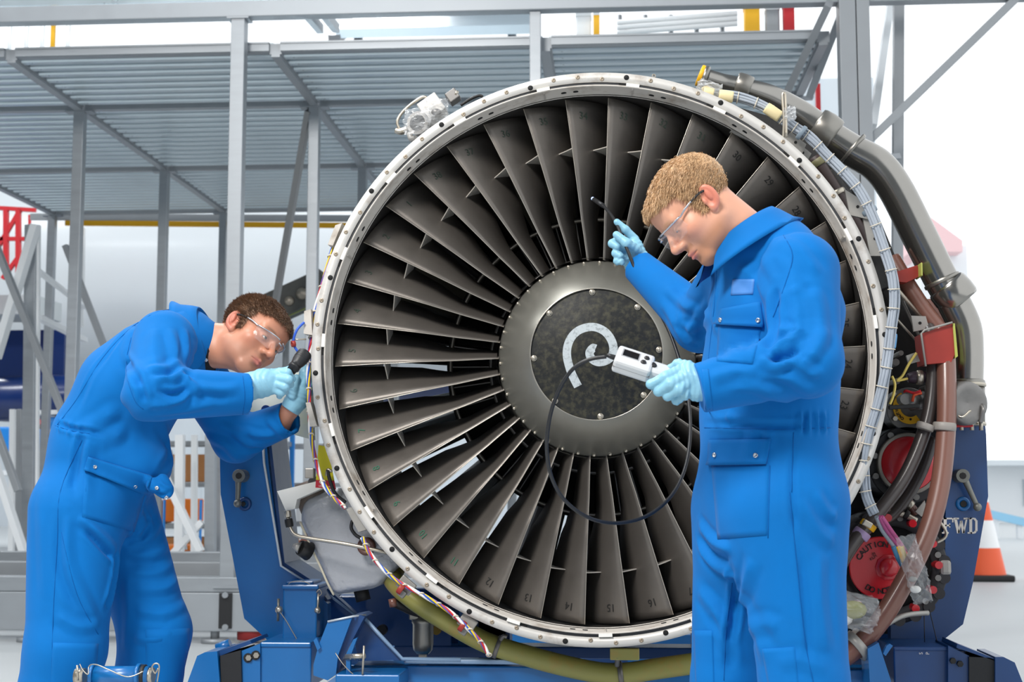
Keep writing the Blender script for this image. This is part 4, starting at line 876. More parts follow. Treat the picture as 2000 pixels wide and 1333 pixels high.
# left foot: post box, bumper and beams
pb = sb('post_box', 553, 1146, 618, 1262, 4.20, .14); sb('box_cap', 550, 1143, 622, 1152, 4.19, .16, m_blue, pb); sb('box_lid', 558, 1136, 612, 1144, 4.22, .12, m_blue, pb)
tubeP('cap_wire', [(562, 1146, 4.2), (568, 1138, 4.2), (590, 1136, 4.2), (606, 1142, 4.2)], .9, m_bolt, pb, 6)
pn = tubeP('lock_pin', [(544, 1170, 4.19), (543, 1214, 4.19)], 2.6, m_cast, pb, 10, 1); MB().ball(P(545, 1192, 4.185), .012, 10).build('pin_hub', m_bolt, pb)
tubeP('pin_lanyard', [(547, 1196, 4.18), (560, 1215, 4.18), (572, 1236, 4.18), (580, 1250, 4.18)], 1, m_bolt, pb, 6)
tubeP('lock_pin', [(622, 1160, 4.19), (620, 1196, 4.19)], 2.4, m_bolt, pb, 8, 1); MB().ball(P(620, 1193, 4.185), .010, 10).build('pin_hub', m_bolt, pb); tubeP('pin_ring', [(618, 1158, 4.19), (624, 1152, 4.19), (628, 1160, 4.19), (622, 1166, 4.19)], 1, m_bolt, pb, 6)
sb('foot_beam', 508, 1258, 607, 1345, 4.08, .22, m_blue); sb('beam_top', 508, 1255, 607, 1266, 4.075, .23, m_blue)
bl = sp('bumper_plate', [(472, 1272, ), (508, 1258), (508, 1345), (472, 1345)], 4.07, .16, m_blue)
for (px, py) in ((485, 1286), (500, 1281)):
    discP('bumper_bolt', px, py, 4.06, 6, .02, m_bolt, bl, 6); discP('washer', px-1, py, 4.066, 9, .006, m_dark, bl, 16)
bu = sp('bumper_rubber', [(430, 1282), (470, 1271), (472, 1345), (432, 1345)], 4.06, .16, m_black); sp('bumper_back', [(420, 1275), (488, 1252), (492, 1258), (430, 1282)], 4.07, .2, m_blue_d, bu)
sp('bumper_shield', [(362, 1345), (385, 1282), (400, 1275), (424, 1273), (430, 1345)], 4.05, .2, m_blue, bu); tubeP('shield_roll', [(424, 1268, 4.2), (450, 1258, 4.2)], 10, m_blue, bu, 12, 1)
# inclined brace and gusset work
b1 = sp('inclined_brace', [(640, 1216), (688, 1206), (682, 1222), (660, 1282), (656, 1318), (640, 1330), (612, 1320), (612, 1300), (622, 1262)], 4.0, .10); sp('brace_face', [(684, 1206), (704, 1202), (712, 1206), (668, 1290), (660, 1318), (660, 1282)], 4.02, .14, m_blue_d, b1)
tubeP('brace_rim', [(640, 1215, 3.998), (688, 1205, 3.998), (714, 1202, 4.05)], 2.2, m_alu_edge, b1, 6, 1)
b2 = sp('gusset', [(706, 1200), (716, 1212), (790, 1290), (700, 1292), (690, 1240)], 4.08, .02, m_blue_d); tubeP('gusset_rim', [(706, 1202, 4.07), (752, 1252, 4.07), (786, 1288, 4.07), (900, 1290, 4.07)], 4.2, mat('worn_blue_edge', (120, 146, 176), .4), b2, 6, 1)
lt = sp('latch_lever', [(676, 1278), (690, 1250), (698, 1246), (692, 1262), (684, 1285), (684, 1320), (676, 1320)], 3.98, .02); sp('latch_lever', [(612, 1252), (618, 1246), (626, 1266), (620, 1272)], 3.99, .02)
sh = tubeP('latch_shaft', [(676, 1284, 3.98), (712, 1282, 3.96)], 5.5, m_bolt, lt, 12, 1); tubeP('latch_pin', [(711, 1262, 3.95), (708, 1318, 3.95)], 2.4, m_bolt, lt, 8, 1); tubeP('latch_spring', [(684+3*i, 1283+6*math.cos(i*2.1), 3.97+.008*math.sin(i*2.1)) for i in range(9)], 1.4, m_bolt, lt, 6)
tubeP('latch_lanyard', [(655, 1276, 3.97), (670, 1298, 3.96), (690, 1318, 3.96), (708, 1327, 3.96)], 1, m_bolt, lt, 6)
# long sill beams
s1 = sb('sill_beam', 655, 1318, 780, 1350, 3.95, .2, m_blue); sb('sill_beam', 690, 1300, 1700, 1350, 4.12, .12, m_blue); sb('sill_beam', 770, 1262, 1700, 1292, 4.52, .12, m_blue_d)
sb('worn_rail', 788, 1288, 1100, 1300, 4.09, .05, MATS['worn_blue_edge'])
sb('cross_member', 640, 1165, 760, 1215, 4.55, .1, m_blue_d); sp('rear_frame', [(640, 1150), (700, 1205), (690, 1215), (625, 1165)], 4.4, .04, m_blue_d); tubeP('rear_edge', [(626, 1150, 4.39), (700, 1207, 4.39)], 2.4, MATS['worn_blue_edge'], stand, 6, 1)
sp('upright_panel', [(712, 1200), (722, 1136), (790, 1130), (880, 1230), (880, 1262), (730, 1262)], 4.48, .03, m_blue_d); sb('upright_panel', 770, 1150, 990, 1262, 4.6, .05, m_blue_d)
for (x0, x1) in ((640, 700), (770, 800), (895, 930)): sb('frame_post', x0, 1190, x1, 1300, 4.56, .08, m_blue)
discP('swivel_lock', 745, 1232, 4.4, 10, .03, m_dark, stand, 20); discP('brass_fitting', 852, 1232, 4.42, 9, .04, mat('brass', (160, 128, 60), .35, .8), stand, 16)
# right foot
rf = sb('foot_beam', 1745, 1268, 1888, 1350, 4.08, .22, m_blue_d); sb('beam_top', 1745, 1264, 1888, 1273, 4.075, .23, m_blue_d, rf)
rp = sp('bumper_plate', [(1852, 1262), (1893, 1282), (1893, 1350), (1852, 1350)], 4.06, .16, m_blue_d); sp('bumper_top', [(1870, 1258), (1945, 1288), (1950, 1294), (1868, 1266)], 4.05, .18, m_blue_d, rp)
for (px, py) in ((1862, 1292), (1876, 1298)): discP('bumper_bolt', px, py, 4.05, 6, .02, m_dark, rp, 6)
rb = sp('bumper_rubber', [(1893, 1284), (1944, 1286), (1944, 1350), (1893, 1350)], 4.05, .16, m_black); sp('bumper_shield', [(1944, 1284), (1960, 1284), (1982, 1295), (2002, 1345), (1944, 1350)], 4.04, .2, m_blue_d, rb)
br = sp('inclined_brace', [(1695, 1268), (1716, 1256), (1740, 1330), (1740, 1350), (1700, 1350)], 4.0, .12, m_blue); sp('latch_lever', [(1732, 1262), (1738, 1258), (1744, 1262), (1730, 1282), (1725, 1278)], 4.0, .02, m_blue, br)
tubeP('lanyard', [(1815, 1190, 4.2), (1822, 1220, 4.2), (1831, 1258, 4.2)], .9, m_dark, stand, 6); tubeP('lanyard', [(1805, 1200, 4.2), (1806, 1262, 4.2)], .9, m_dark, stand, 6)
for px in (1801, 1814): link('lettering', text_mesh('S' if px < 1805 else 'P', .014, P(px-2, 1277, 4.073), (0, 0, 1), (-1, 0, 0), .0006, name='lettering'), m_sten, stand)
sb('rear_panel', 1640, 1240, 1840, 1330, 4.45, .04, m_blue_d)
# mounts up to the engine and the frame down to the floor (below the picture)
for s in (-1, 1):
    MB().box((X0+s*.34, 4.66, (Z0-.72)/2+.12), (.10, .12, Z0-.72-.24)).build('cradle_post', m_blue_d, stand)
    MB().beam((X0+s*.95, 3.95, .20), (X0+s*.95, 7.2, .20), .14, .18).build('chassis_rail', m_blue, stand)
    for y in (4.15, 7.0):
        MB().box((X0+s*.95, y, .32), (.12, .12, .30)).build('chassis_post', m_blue, stand)
        MB().cyl((X0+s*.95-.03, y, .075), (X0+s*.95+.03, y, .075), .075, 20).build('caster_wheel', m_black, stand)
    zz = P(600, 1335, 4.2).z
    MB().box((X0+s*.95, 4.2, (zz+.3)/2), (.16, .2, zz-.3+.06)).build('front_post', m_blue, stand)
for y in (4.25, 7.1): MB().beam((X0-.95, y, .22), (X0+.95, y, .22), .14, .16).build('chassis_cross', m_blue, stand)
MB().box((X0, 6.6, Z0-.75), (.2, .12, 1.05)).build('rear_column', m_blue_d, stand); MB().box((X0, 6.5, Z0-.28), (.5, .1, .3)).build('rear_mount', m_blue_d, stand)
# drawbar coupling in the left foreground
cp = thing('drawbar_coupling', 'blue cylindrical drawbar coupling with steel pins low in front of the bent mechanic', 'coupling', P(235, 1330, 3.6).xy.to_3d())
cY = 3.6
MB().tube([P(178, 1322, cY), P(292, 1322, cY)], 20*S(cY), 24).build('barrel', m_blue, cp)
for (a, b, r, m) in (((180, 1321), (186, 1321), 24, m_blue), ((268, 1321), (275, 1321), 24, m_blue), ((277, 1321), (285, 1321), 22, m_dark)): collar('collar', a, b, r, cY, m, cp, .2)
for (a, b) in (((148, 1322), (166, 1322)), ((284, 1321), (300, 1321))): MB().tube([P(*a, cY), P(*b, cY)], 16*S(cY), 18).build('pin_head', m_bolt, cp)
tubeP('split_pin', [(151, 1300, cY-.02), (152, 1330, cY-.02)], 2.4, m_bolt, cp, 8, 1); tubeP('split_pin', [(307, 1333, cY-.03), (311, 1302, cY-.03), (303, 1297, cY-.03), (297, 1304, cY-.03), (303, 1316, cY-.03), (309, 1306, cY-.03)], 1.6, m_bolt, cp, 8)
tubeP('lanyard', [(156, 1298, cY-.03), (162, 1310, cY-.04), (172, 1318, cY-.05), (174, 1302, cY-.04), (188, 1299, cY-.05), (215, 1310, cY-.06), (250, 1323, cY-.06), (280, 1312, cY-.05)], 1.2, m_bolt, cp, 6)
zc = P(235, 1345, cY).z; xc_ = P(235, 1322, cY).x
MB().box((xc_, cY+.02, zc-.03), (.11, .06, .09)).build('yoke', m_blue, cp); MB().beam((xc_, cY, .06), (xc_, cY, zc-.02), .08, .08).build('prop_leg', m_blue, cp); MB().cyl((xc_, cY, 0), (xc_, cY, .06), .12, 20).build('foot', m_blue_d, cp)
# red/yellow tag and plastic bags
tg = thing('warning_tag', 'yellow card tag with red band hanging from the left of the engine rim', 'tag', P(636, 955, 4.03))
polyP('card', [(622, 870), (640, 872), (656, 956), (616, 952)], 4.03, .002, mat('tag_yellow', (206, 196, 30), .5), tg); polyP('red_band', [(617, 938), (653, 940), (656, 957), (616, 953)], 4.028, .0015, mat('tag_red', (176, 24, 44), .5), tg)
link('lettering', text_mesh('UNDER T PAN', .0062, P(636, 951, 4.0268), (1, 0, -.09), (0, 0, 1), .0003, name='lettering'), m_tab, tg)
MB().tube([P(630, 872, 4.03), P(634, 862, 4.02), P(640, 868, 4.0)], .0012, 6).build('string', m_tie, tg)
def bag(name, label, px, py, Y, wx, wz, seed, inner=None, dep=.035, col=(226, 228, 230), tilt=0, alpha=.28):
    rng = np.random.RandomState(seed); m = mat(name+str(seed), col, .12, 0, alpha=alpha, spec=1.0, coat=1.0)
    t = thing(name, label, 'bag', P(px, py+wz, Y)); mb = MB(); n = 22; c = P(px, py, Y); vs = []; fs = []
    T = Matrix.Rotation(D2(tilt), 3, 'Y')
    for i in range(n+1):
        v = i/n*2-1
        for j in range(n):
            a = 2*PI*j/n; w = wx*(1-.12*v*v)*(1+.06*math.sin(3*a+v*4+seed)); d = dep*(1-abs(v)**3)*.9+.003
            q = Vector((w*S(Y)*math.cos(a), d*math.sin(a)*(1+.35*math.sin(5*a+7*v+seed)), -wz*S(Y)*v)) + Vector(rng.normal(0, .0022, 3))
            vs.append(c + T @ q)
    for i in range(n):
        for j in range(n): fs.append((i*n+j, i*n+(j+1) % n, (i+1)*n+(j+1) % n, (i+1)*n+j))
    mb.add(vs, fs, False).build('film', m, t)
    if inner:
        for (dx, dy, r, im) in inner: MB().ball(P(px+dx, py+dy, Y), r*S(Y), 12, (1.2, .7, .8)).build('contents', im, t)
    return t
bag('plastic_bag', 'clear plastic bag hung over the connector beside the red caution cover', 1786, 1112, 4.02, 20, 64, 1, [(2, 40, 9, m_tab), (-3, 20, 7, m_brkt)], .02, tilt=-14, alpha=.15)
bag('plastic_bag', 'crumpled clear bag with olive contents under the accessory drive', 1672, 1196, 3.98, 42, 34, 2, [(-6, -4, 22, mat('olive_wrap', (128, 128, 60), .5)), (-26, 14, 16, m_flange)], .05, tilt=12, alpha=.18)
bag('plastic_bag', 'clear bag taped over the valve mouth by the igniter box', 815, 238, 4.03, 27, 26, 3, None, .03, alpha=.2)
bag('plastic_bag', 'clear bag taped over the igniter plumbing above the valve mouth', 852, 215, 4.05, 24, 24, 4, [(0, 4, 9, m_vane)], .03, alpha=.22)
bag('plastic_bag', 'clear bag around the loom plug at the yellow duct cap', 1385, 172, 4.0, 24, 13, 5, [(-6, 2, 8, MATS['cream_sleeve'])], .02, tilt=20, alpha=.25)
bag('plastic_bag', 'small clear bag taped around the loom beside the lifting hook', 1543, 222, 3.95, 11, 13, 6, None, .012, alpha=.3)
# ------------------------------------------------------------------ implicit-surface toolkit for the two figures
def V3(v): return np.array(v, dtype=np.float32)
def s_rc(a, b, ra, rb):
    a, b = V3(a), V3(b); ba = b-a; L2 = float(ba @ ba)+1e-12
    def f(p):
        h = np.clip((p-a) @ ba/L2, 0, 1); return np.linalg.norm(p-a-h[:, None]*ba, axis=1)-(ra+(rb-ra)*h)
    return f
def s_ell(c, r, R=None):
    c, r = V3(c), V3(r); M = None if R is None else np.array(R, dtype=np.float32)
    def f(p):
        q = p-c
        if M is not None: q = q @ M
        k0 = np.linalg.norm(q/r, axis=1); k1 = np.linalg.norm(q/(r*r), axis=1)
        return k0*(k0-1)/np.maximum(k1, 1e-6)
    return f
def s_ec(a, b, wa, wb, side):
    """cone of elliptical section: wa, wb = (half width along side, half depth)"""
    a, b = V3(a), V3(b); ba = b-a; L2 = float(ba @ ba); ax = ba/math.sqrt(L2)
    s = V3(side); s = s-ax*(s @ ax); s /= np.linalg.norm(s); t = np.cross(ax, s)
    def f(p):
        h = np.clip((p-a) @ ba/L2, 0, 1); q = p-a-h[:, None]*ba
        ws = wa[0]+(wb[0]-wa[0])*h; wt = wa[1]+(wb[1]-wa[1])*h; wm = np.minimum(ws, wt)
        x, y, z = q @ s/ws, q @ t/wt, q @ ax/wm
        k0 = np.sqrt(x*x+y*y+z*z); k1 = np.sqrt((x/ws)**2+(y/wt)**2+(z/wm)**2)
        return k0*(k0-1)/np.maximum(k1, 1e-6)
    return f
def smin(a, b, k):
    h = np.clip(.5+.5*(b-a)/k, 0, 1); return b*(1-h)+a*h-k*h*(1-h)
def smax(a, b, k): return -smin(-a, -b, k)
def s_union(fs, k):
    def f(p):
        d = fs[0](p)
        for i, g in enumerate(fs[1:]):
            kk = k if not isinstance(k, (list, tuple)) else k[i]
            d = smin(d, g(p), kk)
        return d
    return f
def s_cut(f, pt, n):
    pt, n = V3(pt), V3(n)/np.linalg.norm(V3(n))
    return lambda p: np.maximum(f(p), (p-pt) @ n)
def s_sub(f, g, k): return lambda p: smax(f(p), -g(p), k)
def chain(pts, rs): return s_union([s_rc(pts[i], pts[i+1], rs[i], rs[i+1]) for i in range(len(pts)-1)], .006)
def surface(f, lo, hi, h, steps=2):
    lo, hi = V3(lo), V3(hi); n = np.ceil((hi-lo)/h).astype(int)+1
    ax = [lo[i]+h*np.arange(n[i], dtype=np.float32) for i in range(3)]
    # coarse pass picks the blocks the surface runs through
    D = np.full(n, 1e3, dtype=np.float32); B = 8
    nb = [int(math.ceil(n[i]/B)) for i in range(3)]
    cc = np.stack(np.meshgrid(*[lo[i]+h*(np.arange(nb[i])*B+B/2-.5) for i in range(3)], indexing='ij'), -1).reshape(-1, 3).astype(np.float32)
    dc = f(cc); keep = np.abs(dc) < h*B*1.5; idx = np.argwhere(keep.reshape(nb)); sg = dc.reshape(nb)
    for (i, j, k) in np.argwhere(~keep.reshape(nb)):
        D[i*B:(i+1)*B, j*B:(j+1)*B, k*B:(k+1)*B] = 1e3 if sg[i, j, k] > 0 else -1e3
    for c0 in range(0, len(idx), 400):
        blk = idx[c0:c0+400]; pts = []; shp = []
        for (i, j, k) in blk:
            g = np.meshgrid(ax[0][i*B:(i+1)*B], ax[1][j*B:(j+1)*B], ax[2][k*B:(k+1)*B], indexing='ij'); shp.append(g[0].shape); pts.append(np.stack(g, -1).reshape(-1, 3))
        d = f(np.concatenate(pts)); o = 0
        for (i, j, k), s in zip(blk, shp):
            m = s[0]*s[1]*s[2]; D[i*B:(i+1)*B, j*B:(j+1)*B, k*B:(k+1)*B] = d[o:o+m].reshape(s); o += m
    S_ = D < 0; nx, ny, nz = D.shape
    cs = lambda A, dx, dy, dz: A[dx:nx-1+dx, dy:ny-1+dy, dz:nz-1+dz]
    cnt = np.zeros((nx-1, ny-1, nz-1), np.int32); pos = np.zeros((nx-1, ny-1, nz-1, 3), np.float32)
    for axis in range(3):
        o1, o2 = [a for a in range(3) if a != axis]
        for u in (0, 1):
            for v in (0, 1):
                d0 = [0, 0, 0]; d0[o1] = u; d0[o2] = v; d1 = list(d0); d1[axis] = 1
                a, b = cs(D, *d0), cs(D, *d1); m = (a < 0) != (b < 0)
                t = np.where(m, a/np.where(m, a-b, 1), 0); cnt += m
                for e in range(3): pos[..., e] += np.where(m, d0[e]+(t if e == axis else 0), 0)
    act = cnt > 0; ids = np.full(act.shape, -1, np.int64); ids[act] = np.arange(act.sum())
    ii = np.argwhere(act); verts = lo+h*(ii+pos[act]/cnt[act][:, None]); faces = []
    for axis in range(3):
        o1, o2 = (axis+1) % 3, (axis+2) % 3
        a = [slice(None)]*3; b = [slice(None)]*3; a[axis] = slice(0, -1); b[axis] = slice(1, None)
        m = S_[tuple(a)] != S_[tuple(b)]; e = np.argwhere(m); e = e[(e[:, o1] > 0) & (e[:, o2] > 0) & (e[:, o1] < D.shape[o1]-1) & (e[:, o2] < D.shape[o2]-1)]
        flip = S_[e[:, 0], e[:, 1], e[:, 2]]
        def q(d1, d2):
            c = e.copy(); c[:, o1] -= d1; c[:, o2] -= d2; return ids[c[:, 0], c[:, 1], c[:, 2]]
        F = np.stack([q(1, 1), q(0, 1), q(0, 0), q(1, 0)], 1); F[~flip] = F[~flip][:, ::-1]; faces.append(F)
    F = np.concatenate(faces); F = F[(F >= 0).all(1)]
    verts = verts.astype(np.float32)
    for _ in range(steps):
        d = f(verts); g = sgrad(f, verts); verts = verts - np.clip(d, -h, h)[:, None]*g
    return verts, F
def sgrad(f, v, e=.0012):
    g = np.stack([f(v+V3(d))-f(v-V3(d)) for d in ((e, 0, 0), (0, e, 0), (0, 0, e))], 1)
    return g/np.maximum(np.linalg.norm(g, axis=1), 1e-9)[:, None]
def npmesh(name, v, F, smooth=True, col=None):
    me = bpy.data.meshes.new(name); me.vertices.add(len(v)); me.vertices.foreach_set('co', np.asarray(v, np.float32).ravel())
    F = np.asarray(F); me.loops.add(F.size); me.polygons.add(len(F)); me.loops.foreach_set('vertex_index', F.ravel().astype(np.int32))
    me.polygons.foreach_set('loop_start', np.arange(0, F.size, F.shape[1], dtype=np.int32)); me.polygons.foreach_set('use_smooth', np.full(len(F), smooth))
    me.update(calc_edges=True); me.validate()
    if col is not None:
        at = me.attributes.new('Col', 'FLOAT_COLOR', 'POINT'); at.data.foreach_set('color', np.concatenate([col, np.ones((len(col), 1))], 1).astype(np.float32).ravel())
    return me
def vnormals(v, F):
    n = np.zeros_like(v); fn = np.cross(v[F[:, 2]]-v[F[:, 0]], v[F[:, 3]]-v[F[:, 1]])
    for k in range(4): np.add.at(n, F[:, k], fn)
    return n/np.maximum(np.linalg.norm(n, axis=1), 1e-12)[:, None]
def seg_dist(p, a, b):
    ba = b-a; h = np.clip((p-a) @ ba/max(float(ba @ ba), 1e-12), 0, 1); return np.linalg.norm(p-a-h[:, None]*ba, axis=1), h
class Cloth:
    """a garment mesh that can be creased and that small pieces can be laid on"""
    def __init__(s, f, lo, hi, h):
        s.f = f; s.v, s.F = surface(f, lo, hi, h); s.n = vnormals(s.v, s.F); s.tree()
    def tree(s): s.bvh = BVHTree.FromPolygons([Vector(x) for x in s.v.tolist()], s.F.tolist())
    def hit(s, px, py):
        d = ray(px, py).normalized(); h = s.bvh.ray_cast(CAM, d)
        if h[0] is None:
            for k in range(1, 30):
                for dx, dy in ((k, 0), (-k, 0), (0, k), (0, -k)):
                    h = s.bvh.ray_cast(CAM, ray(px+dx, py+dy).normalized())
                    if h[0] is not None: return h[0], h[1]
            return None, None
        return h[0], h[1]
    def folds(s, lst):
        for (pts, amp, w) in lst:
            amp *= 1.3; w *= .80
            P3 = [s.hit(*q)[0] for q in pts]; P3 = [q for q in P3 if q is not None]
            if len(P3) < 2: continue
            pv, _ = catmull(P3, 4) if len(P3) > 2 else (P3, None); m = len(pv)
            best = np.full(len(s.v), 9.0); par = np.zeros(len(s.v))
            lo = np.min([list(q) for q in pv], 0)-w*3.5; hi = np.max([list(q) for q in pv], 0)+w*3.5
            sel = np.where(((s.v > lo) & (s.v < hi)).all(1))[0]; v = s.v[sel]; b = best[sel]; pr = par[sel]
            for i in range(m-1):
                d, h = seg_dist(v, V3(pv[i]), V3(pv[i+1])); k = d < b; b = np.where(k, d, b); pr = np.where(k, (i+h)/(m-1), pr)
            fade = np.clip(np.sin(PI*np.clip(pr, .02, .98))*1.6, 0, 1); x = b/w
            prof = np.exp(-x**1.35) - .42*np.exp(-((x-2.0)/.8)**2)
            s.v[sel] = v + s.n[sel]*(amp*prof*fade)[:, None]
        s.n = vnormals(s.v, s.F); s.tree()
    def noise(s, amp, fr, stretch=(1, 1, 1), seed=0):
        rng = np.random.RandomState(seed); d = np.zeros(len(s.v)); q = s.v*np.array(stretch)
        for k in range(7):
            w = rng.normal(0, 1, 3); w = w/np.linalg.norm(w)*fr*rng.uniform(.6, 1.7); d += np.sin(q @ w+rng.uniform(0, 6.28)+1.2*np.sin(q @ (w[[1, 2, 0]]*.6)+rng.uniform(0, 6)))
        s.v = (s.v + s.n*(amp*d/3)[:, None]).astype(np.float32); s.n = vnormals(s.v, s.F); s.tree()
    def patch(s, name, quad, m, parent, off=.003, nu=12, nv=10, th=.0025, curl=0.0):
        """a stitched-on piece: quad = 4 pixel corners clockwise from top left, laid on the cloth"""
        g = {}; N = {}
        for i in range(nv+1):
            for j in range(nu+1):
                u, v = j/nu, i/nv
                x = (quad[0][0]*(1-u)+quad[1][0]*u)*(1-v)+(quad[3][0]*(1-u)+quad[2][0]*u)*v; y = (quad[0][1]*(1-u)+quad[1][1]*u)*(1-v)+(quad[3][1]*(1-u)+quad[2][1]*u)*v
                h, n = s.hit(x, y); 
                if n.dot(Vector(h)-CAM) > 0: n = -n
                g[i, j] = h; N[i, j] = n
        na = sum((n for n in N.values()), Vector()).normalized()
        top, bot = [], []
        for i in range(nv+1):
            for j in range(nu+1):
                n = (N[i, j]*.4+na*.6).normalized(); edge = curl*max(0, (i/nv-.6)/.4)**2
                top.append(g[i, j]+n*(off+th+edge)); bot.append(g[i, j]+n*(off+edge-.004))
        k = nu+1; M = len(top); fs = []
        for i in range(nv):
            for j in range(nu): fs += [(i*k+j, i*k+j+1, (i+1)*k+j+1, (i+1)*k+j), (M+i*k+j, M+(i+1)*k+j, M+(i+1)*k+j+1, M+i*k+j+1)]
        br = [j for j in range(k)]+[i*k+nu for i in range(1, nv+1)]+[nv*k+j for j in range(nu-1, -1, -1)]+[i*k for i in range(nv-1, 0, -1)]
        for a, b in zip(br, br[1:]+br[:1]): fs.append((a, M+a, M+b, b))
        mb = MB(); mb.add(top+bot, fs, True); return mb.build(name, m, parent)
    def seam(s, name, pts, m, parent, r=.0010, off=.0002):
        pv, _ = catmull([Vector((x, y, 0)) for x, y in pts], 5) if len(pts) > 2 else ([Vector((pts[0][0]+(pts[1][0]-pts[0][0])*t/6, pts[0][1]+(pts[1][1]-pts[0][1])*t/6, 0)) for t in range(7)], 0)
        q = []
        for p in pv:
            h, n = s.hit(p.x, p.y)
            if h is not None: q.append(h+n*off)
        if len(q) > 1: return MB().tube(q, r, 5).build(name, m, parent)
    def snap(s, px, py, m, parent, r=.0055):
        h, n = s.hit(px, py)
        if n.dot(h-CAM) > 0: n = -n
        return MB().lathe([(.0001, .002), (r*.45, .0025), (r*.55, .004), (r*.9, .005), (r, .002), (r, -.004)], h+n*.004, n, 14).build('snap_button', m, parent)
    def obj(s, name, m, parent): return link(name, npmesh(name, s.v, s.F), m, parent)
# ------------------------------------------------------------------ heads (local: x = own right, y = facing, z = up)
m_skin = mat('skin', (214, 160, 138), .46, var=.05, scale=30, bump=.04, bscale=400, vcol=True, sheen=.05)
def head_sdf(jaw=1.0, nose=1.0, lid=.55):
    L = []
    cran = s_ell((0, -.016, .034), (.0745, .097, .077)); face = s_ell((0, .030, -.030), (.056, .063, .082))
    f = s_union([cran, face], .035)
    parts = []
    for s in (-1, 1):
        parts += [s_rc((s*.050, -.006, -.060), (s*.020, .066, -.096), .016, .016), s_ell((s*.046, .050, -.028), (.022, .028, .022)), s_ell((s*.034, .02, -.058), (.026, .046, .040))]
    parts += [s_ell((0, .073*jaw, -.099), (.020, .019, .017)), s_ell((0, .068, .040), (.050, .026, .040))]
    f = s_union([f]+parts, .024)
    f = s_union([f] + [s_rc((s*.045, .073, .017), (s*.012, .088, .014), .0085, .0075) for s in (-1, 1)], .014)
    for s in (-1, 1): f = s_sub(f, s_ell((s*.031, .098, -.004), (.019, .017, .012)), .014)
    f = s_sub(f, s_ell((0, .112, .000), (.030, .014, .014)), .012)
    # mouth mound, nose
    f = s_union([f, s_ell((0, .076, -.068), (.026, .021, .020))], .016)
    f = s_union([f, s_rc((0, .089, .010), (0, .112*nose, -.030), .0065, .0095), s_ell((0, .108*nose, -.034), (.0105, .0115, .0095)), s_ell((.0125, .097, -.037), (.0085, .012, .0085)), s_ell((-.0125, .097, -.037), (.0085, .012, .0085))], .009)
    for s in (-1, 1): f = s_sub(f, s_ell((s*.0068, .104, -.0445), (.0036, .0062, .0036)), .003)
    # lips
    f = s_union([f, s_rc((-.020, .086, -.0655), (0, .0975, -.0632), .0032, .0048), s_rc((.020, .086, -.0655), (0, .0975, -.0632), .0032, .0048), s_rc((-.017, .087, -.0745), (0, .0965, -.0765), .0038, .0056), s_rc((.017, .087, -.0745), (0, .0965, -.0765), .0038, .0056)], .0035)
    f = s_sub(f, s_union([s_rc((-.025, .086, -.0703), (0, .1035, -.0695), .0009, .0014), s_rc((.025, .086, -.0703), (0, .1035, -.0695), .0009, .0014)], .001), .0022)
    f = s_sub(f, s_ell((0, .098, -.086), (.020, .006, .006)), .008)
    # eyelids round the eyeball
    lids = []
    for s in (-1, 1):
        c = V3((s*.031, .0745, -.004))
        ball = s_ell(c, (.0150, .0140, .0135))
        lo_, hi_ = -.0045, .006-lid*.010
        def slit(p, c=c, hi_=hi_, lo_=lo_):
            z = p[:, 2]-c[2]; x = (p[:, 0]-c[0])/.0135; arch = np.clip(1-x*x, 0, 1); top = lo_+(hi_-lo_)*arch+.0006; bot = lo_*(.35+.65*arch)
            return np.maximum(z-top, bot-z)
        def lidf(p, ball=ball, slit=slit, c=c): return np.maximum(ball(p), -np.maximum(slit(p), c[1]-.004-p[:, 1]))
        lids.append(lidf)
    f0 = f
    def withlids(p):
        d = f0(p)
        for g in lids: d = smin(d, g(p), .004)
        return d
    # ears
    ears = []
    for s in (-1, 1):
        Re = Matrix.Rotation(s*math.radians(24), 3, 'Z') @ Matrix.Rotation(math.radians(12), 3, 'X')
        c = Vector((s*.078, -.014, -.012)); R = np.array(Re)
        body = s_ell(c, (.0080, .0195, .031), R)
        conc = s_ell(c+Re @ Vector((s*.0085, .003, .002)), (.0085, .0135, .024), R); inner = s_ell(c+Re @ Vector((s*.003, -.001, .004)), (.004, .006, .014), R)
        tr = s_ell(c+Re @ Vector((s*.001, .0145, -.004)), (.006, .005, .007), R); lobe = s_ell(c+Re @ Vector((0, .008, -.027)), (.006, .009, .010), R)
        e = s_union([s_sub(s_union([body, lobe], .008), conc, .004), inner, tr], .004); ears.append(e)
    def full(p):
        d = withlids(p)
        for e in ears: d = smin(d, e(p), .006)
        return d
    return full, f0
def to_world(M, v): return (np.asarray(v) @ np.array(M.to_3x3()).T + np.array(M.translation)).astype(np.float32)
def head_frame(anchor_local, anchor_world, F, U):
    F = Vector(F).normalized(); U = Vector(U); U = (U-F*U.dot(F)).normalized(); R = F.cross(U)
    M = Matrix((R, F, U)).transposed(); M4 = M.to_4x4(); M4.translation = Vector(anchor_world)-M @ Vector(anchor_local); return M4
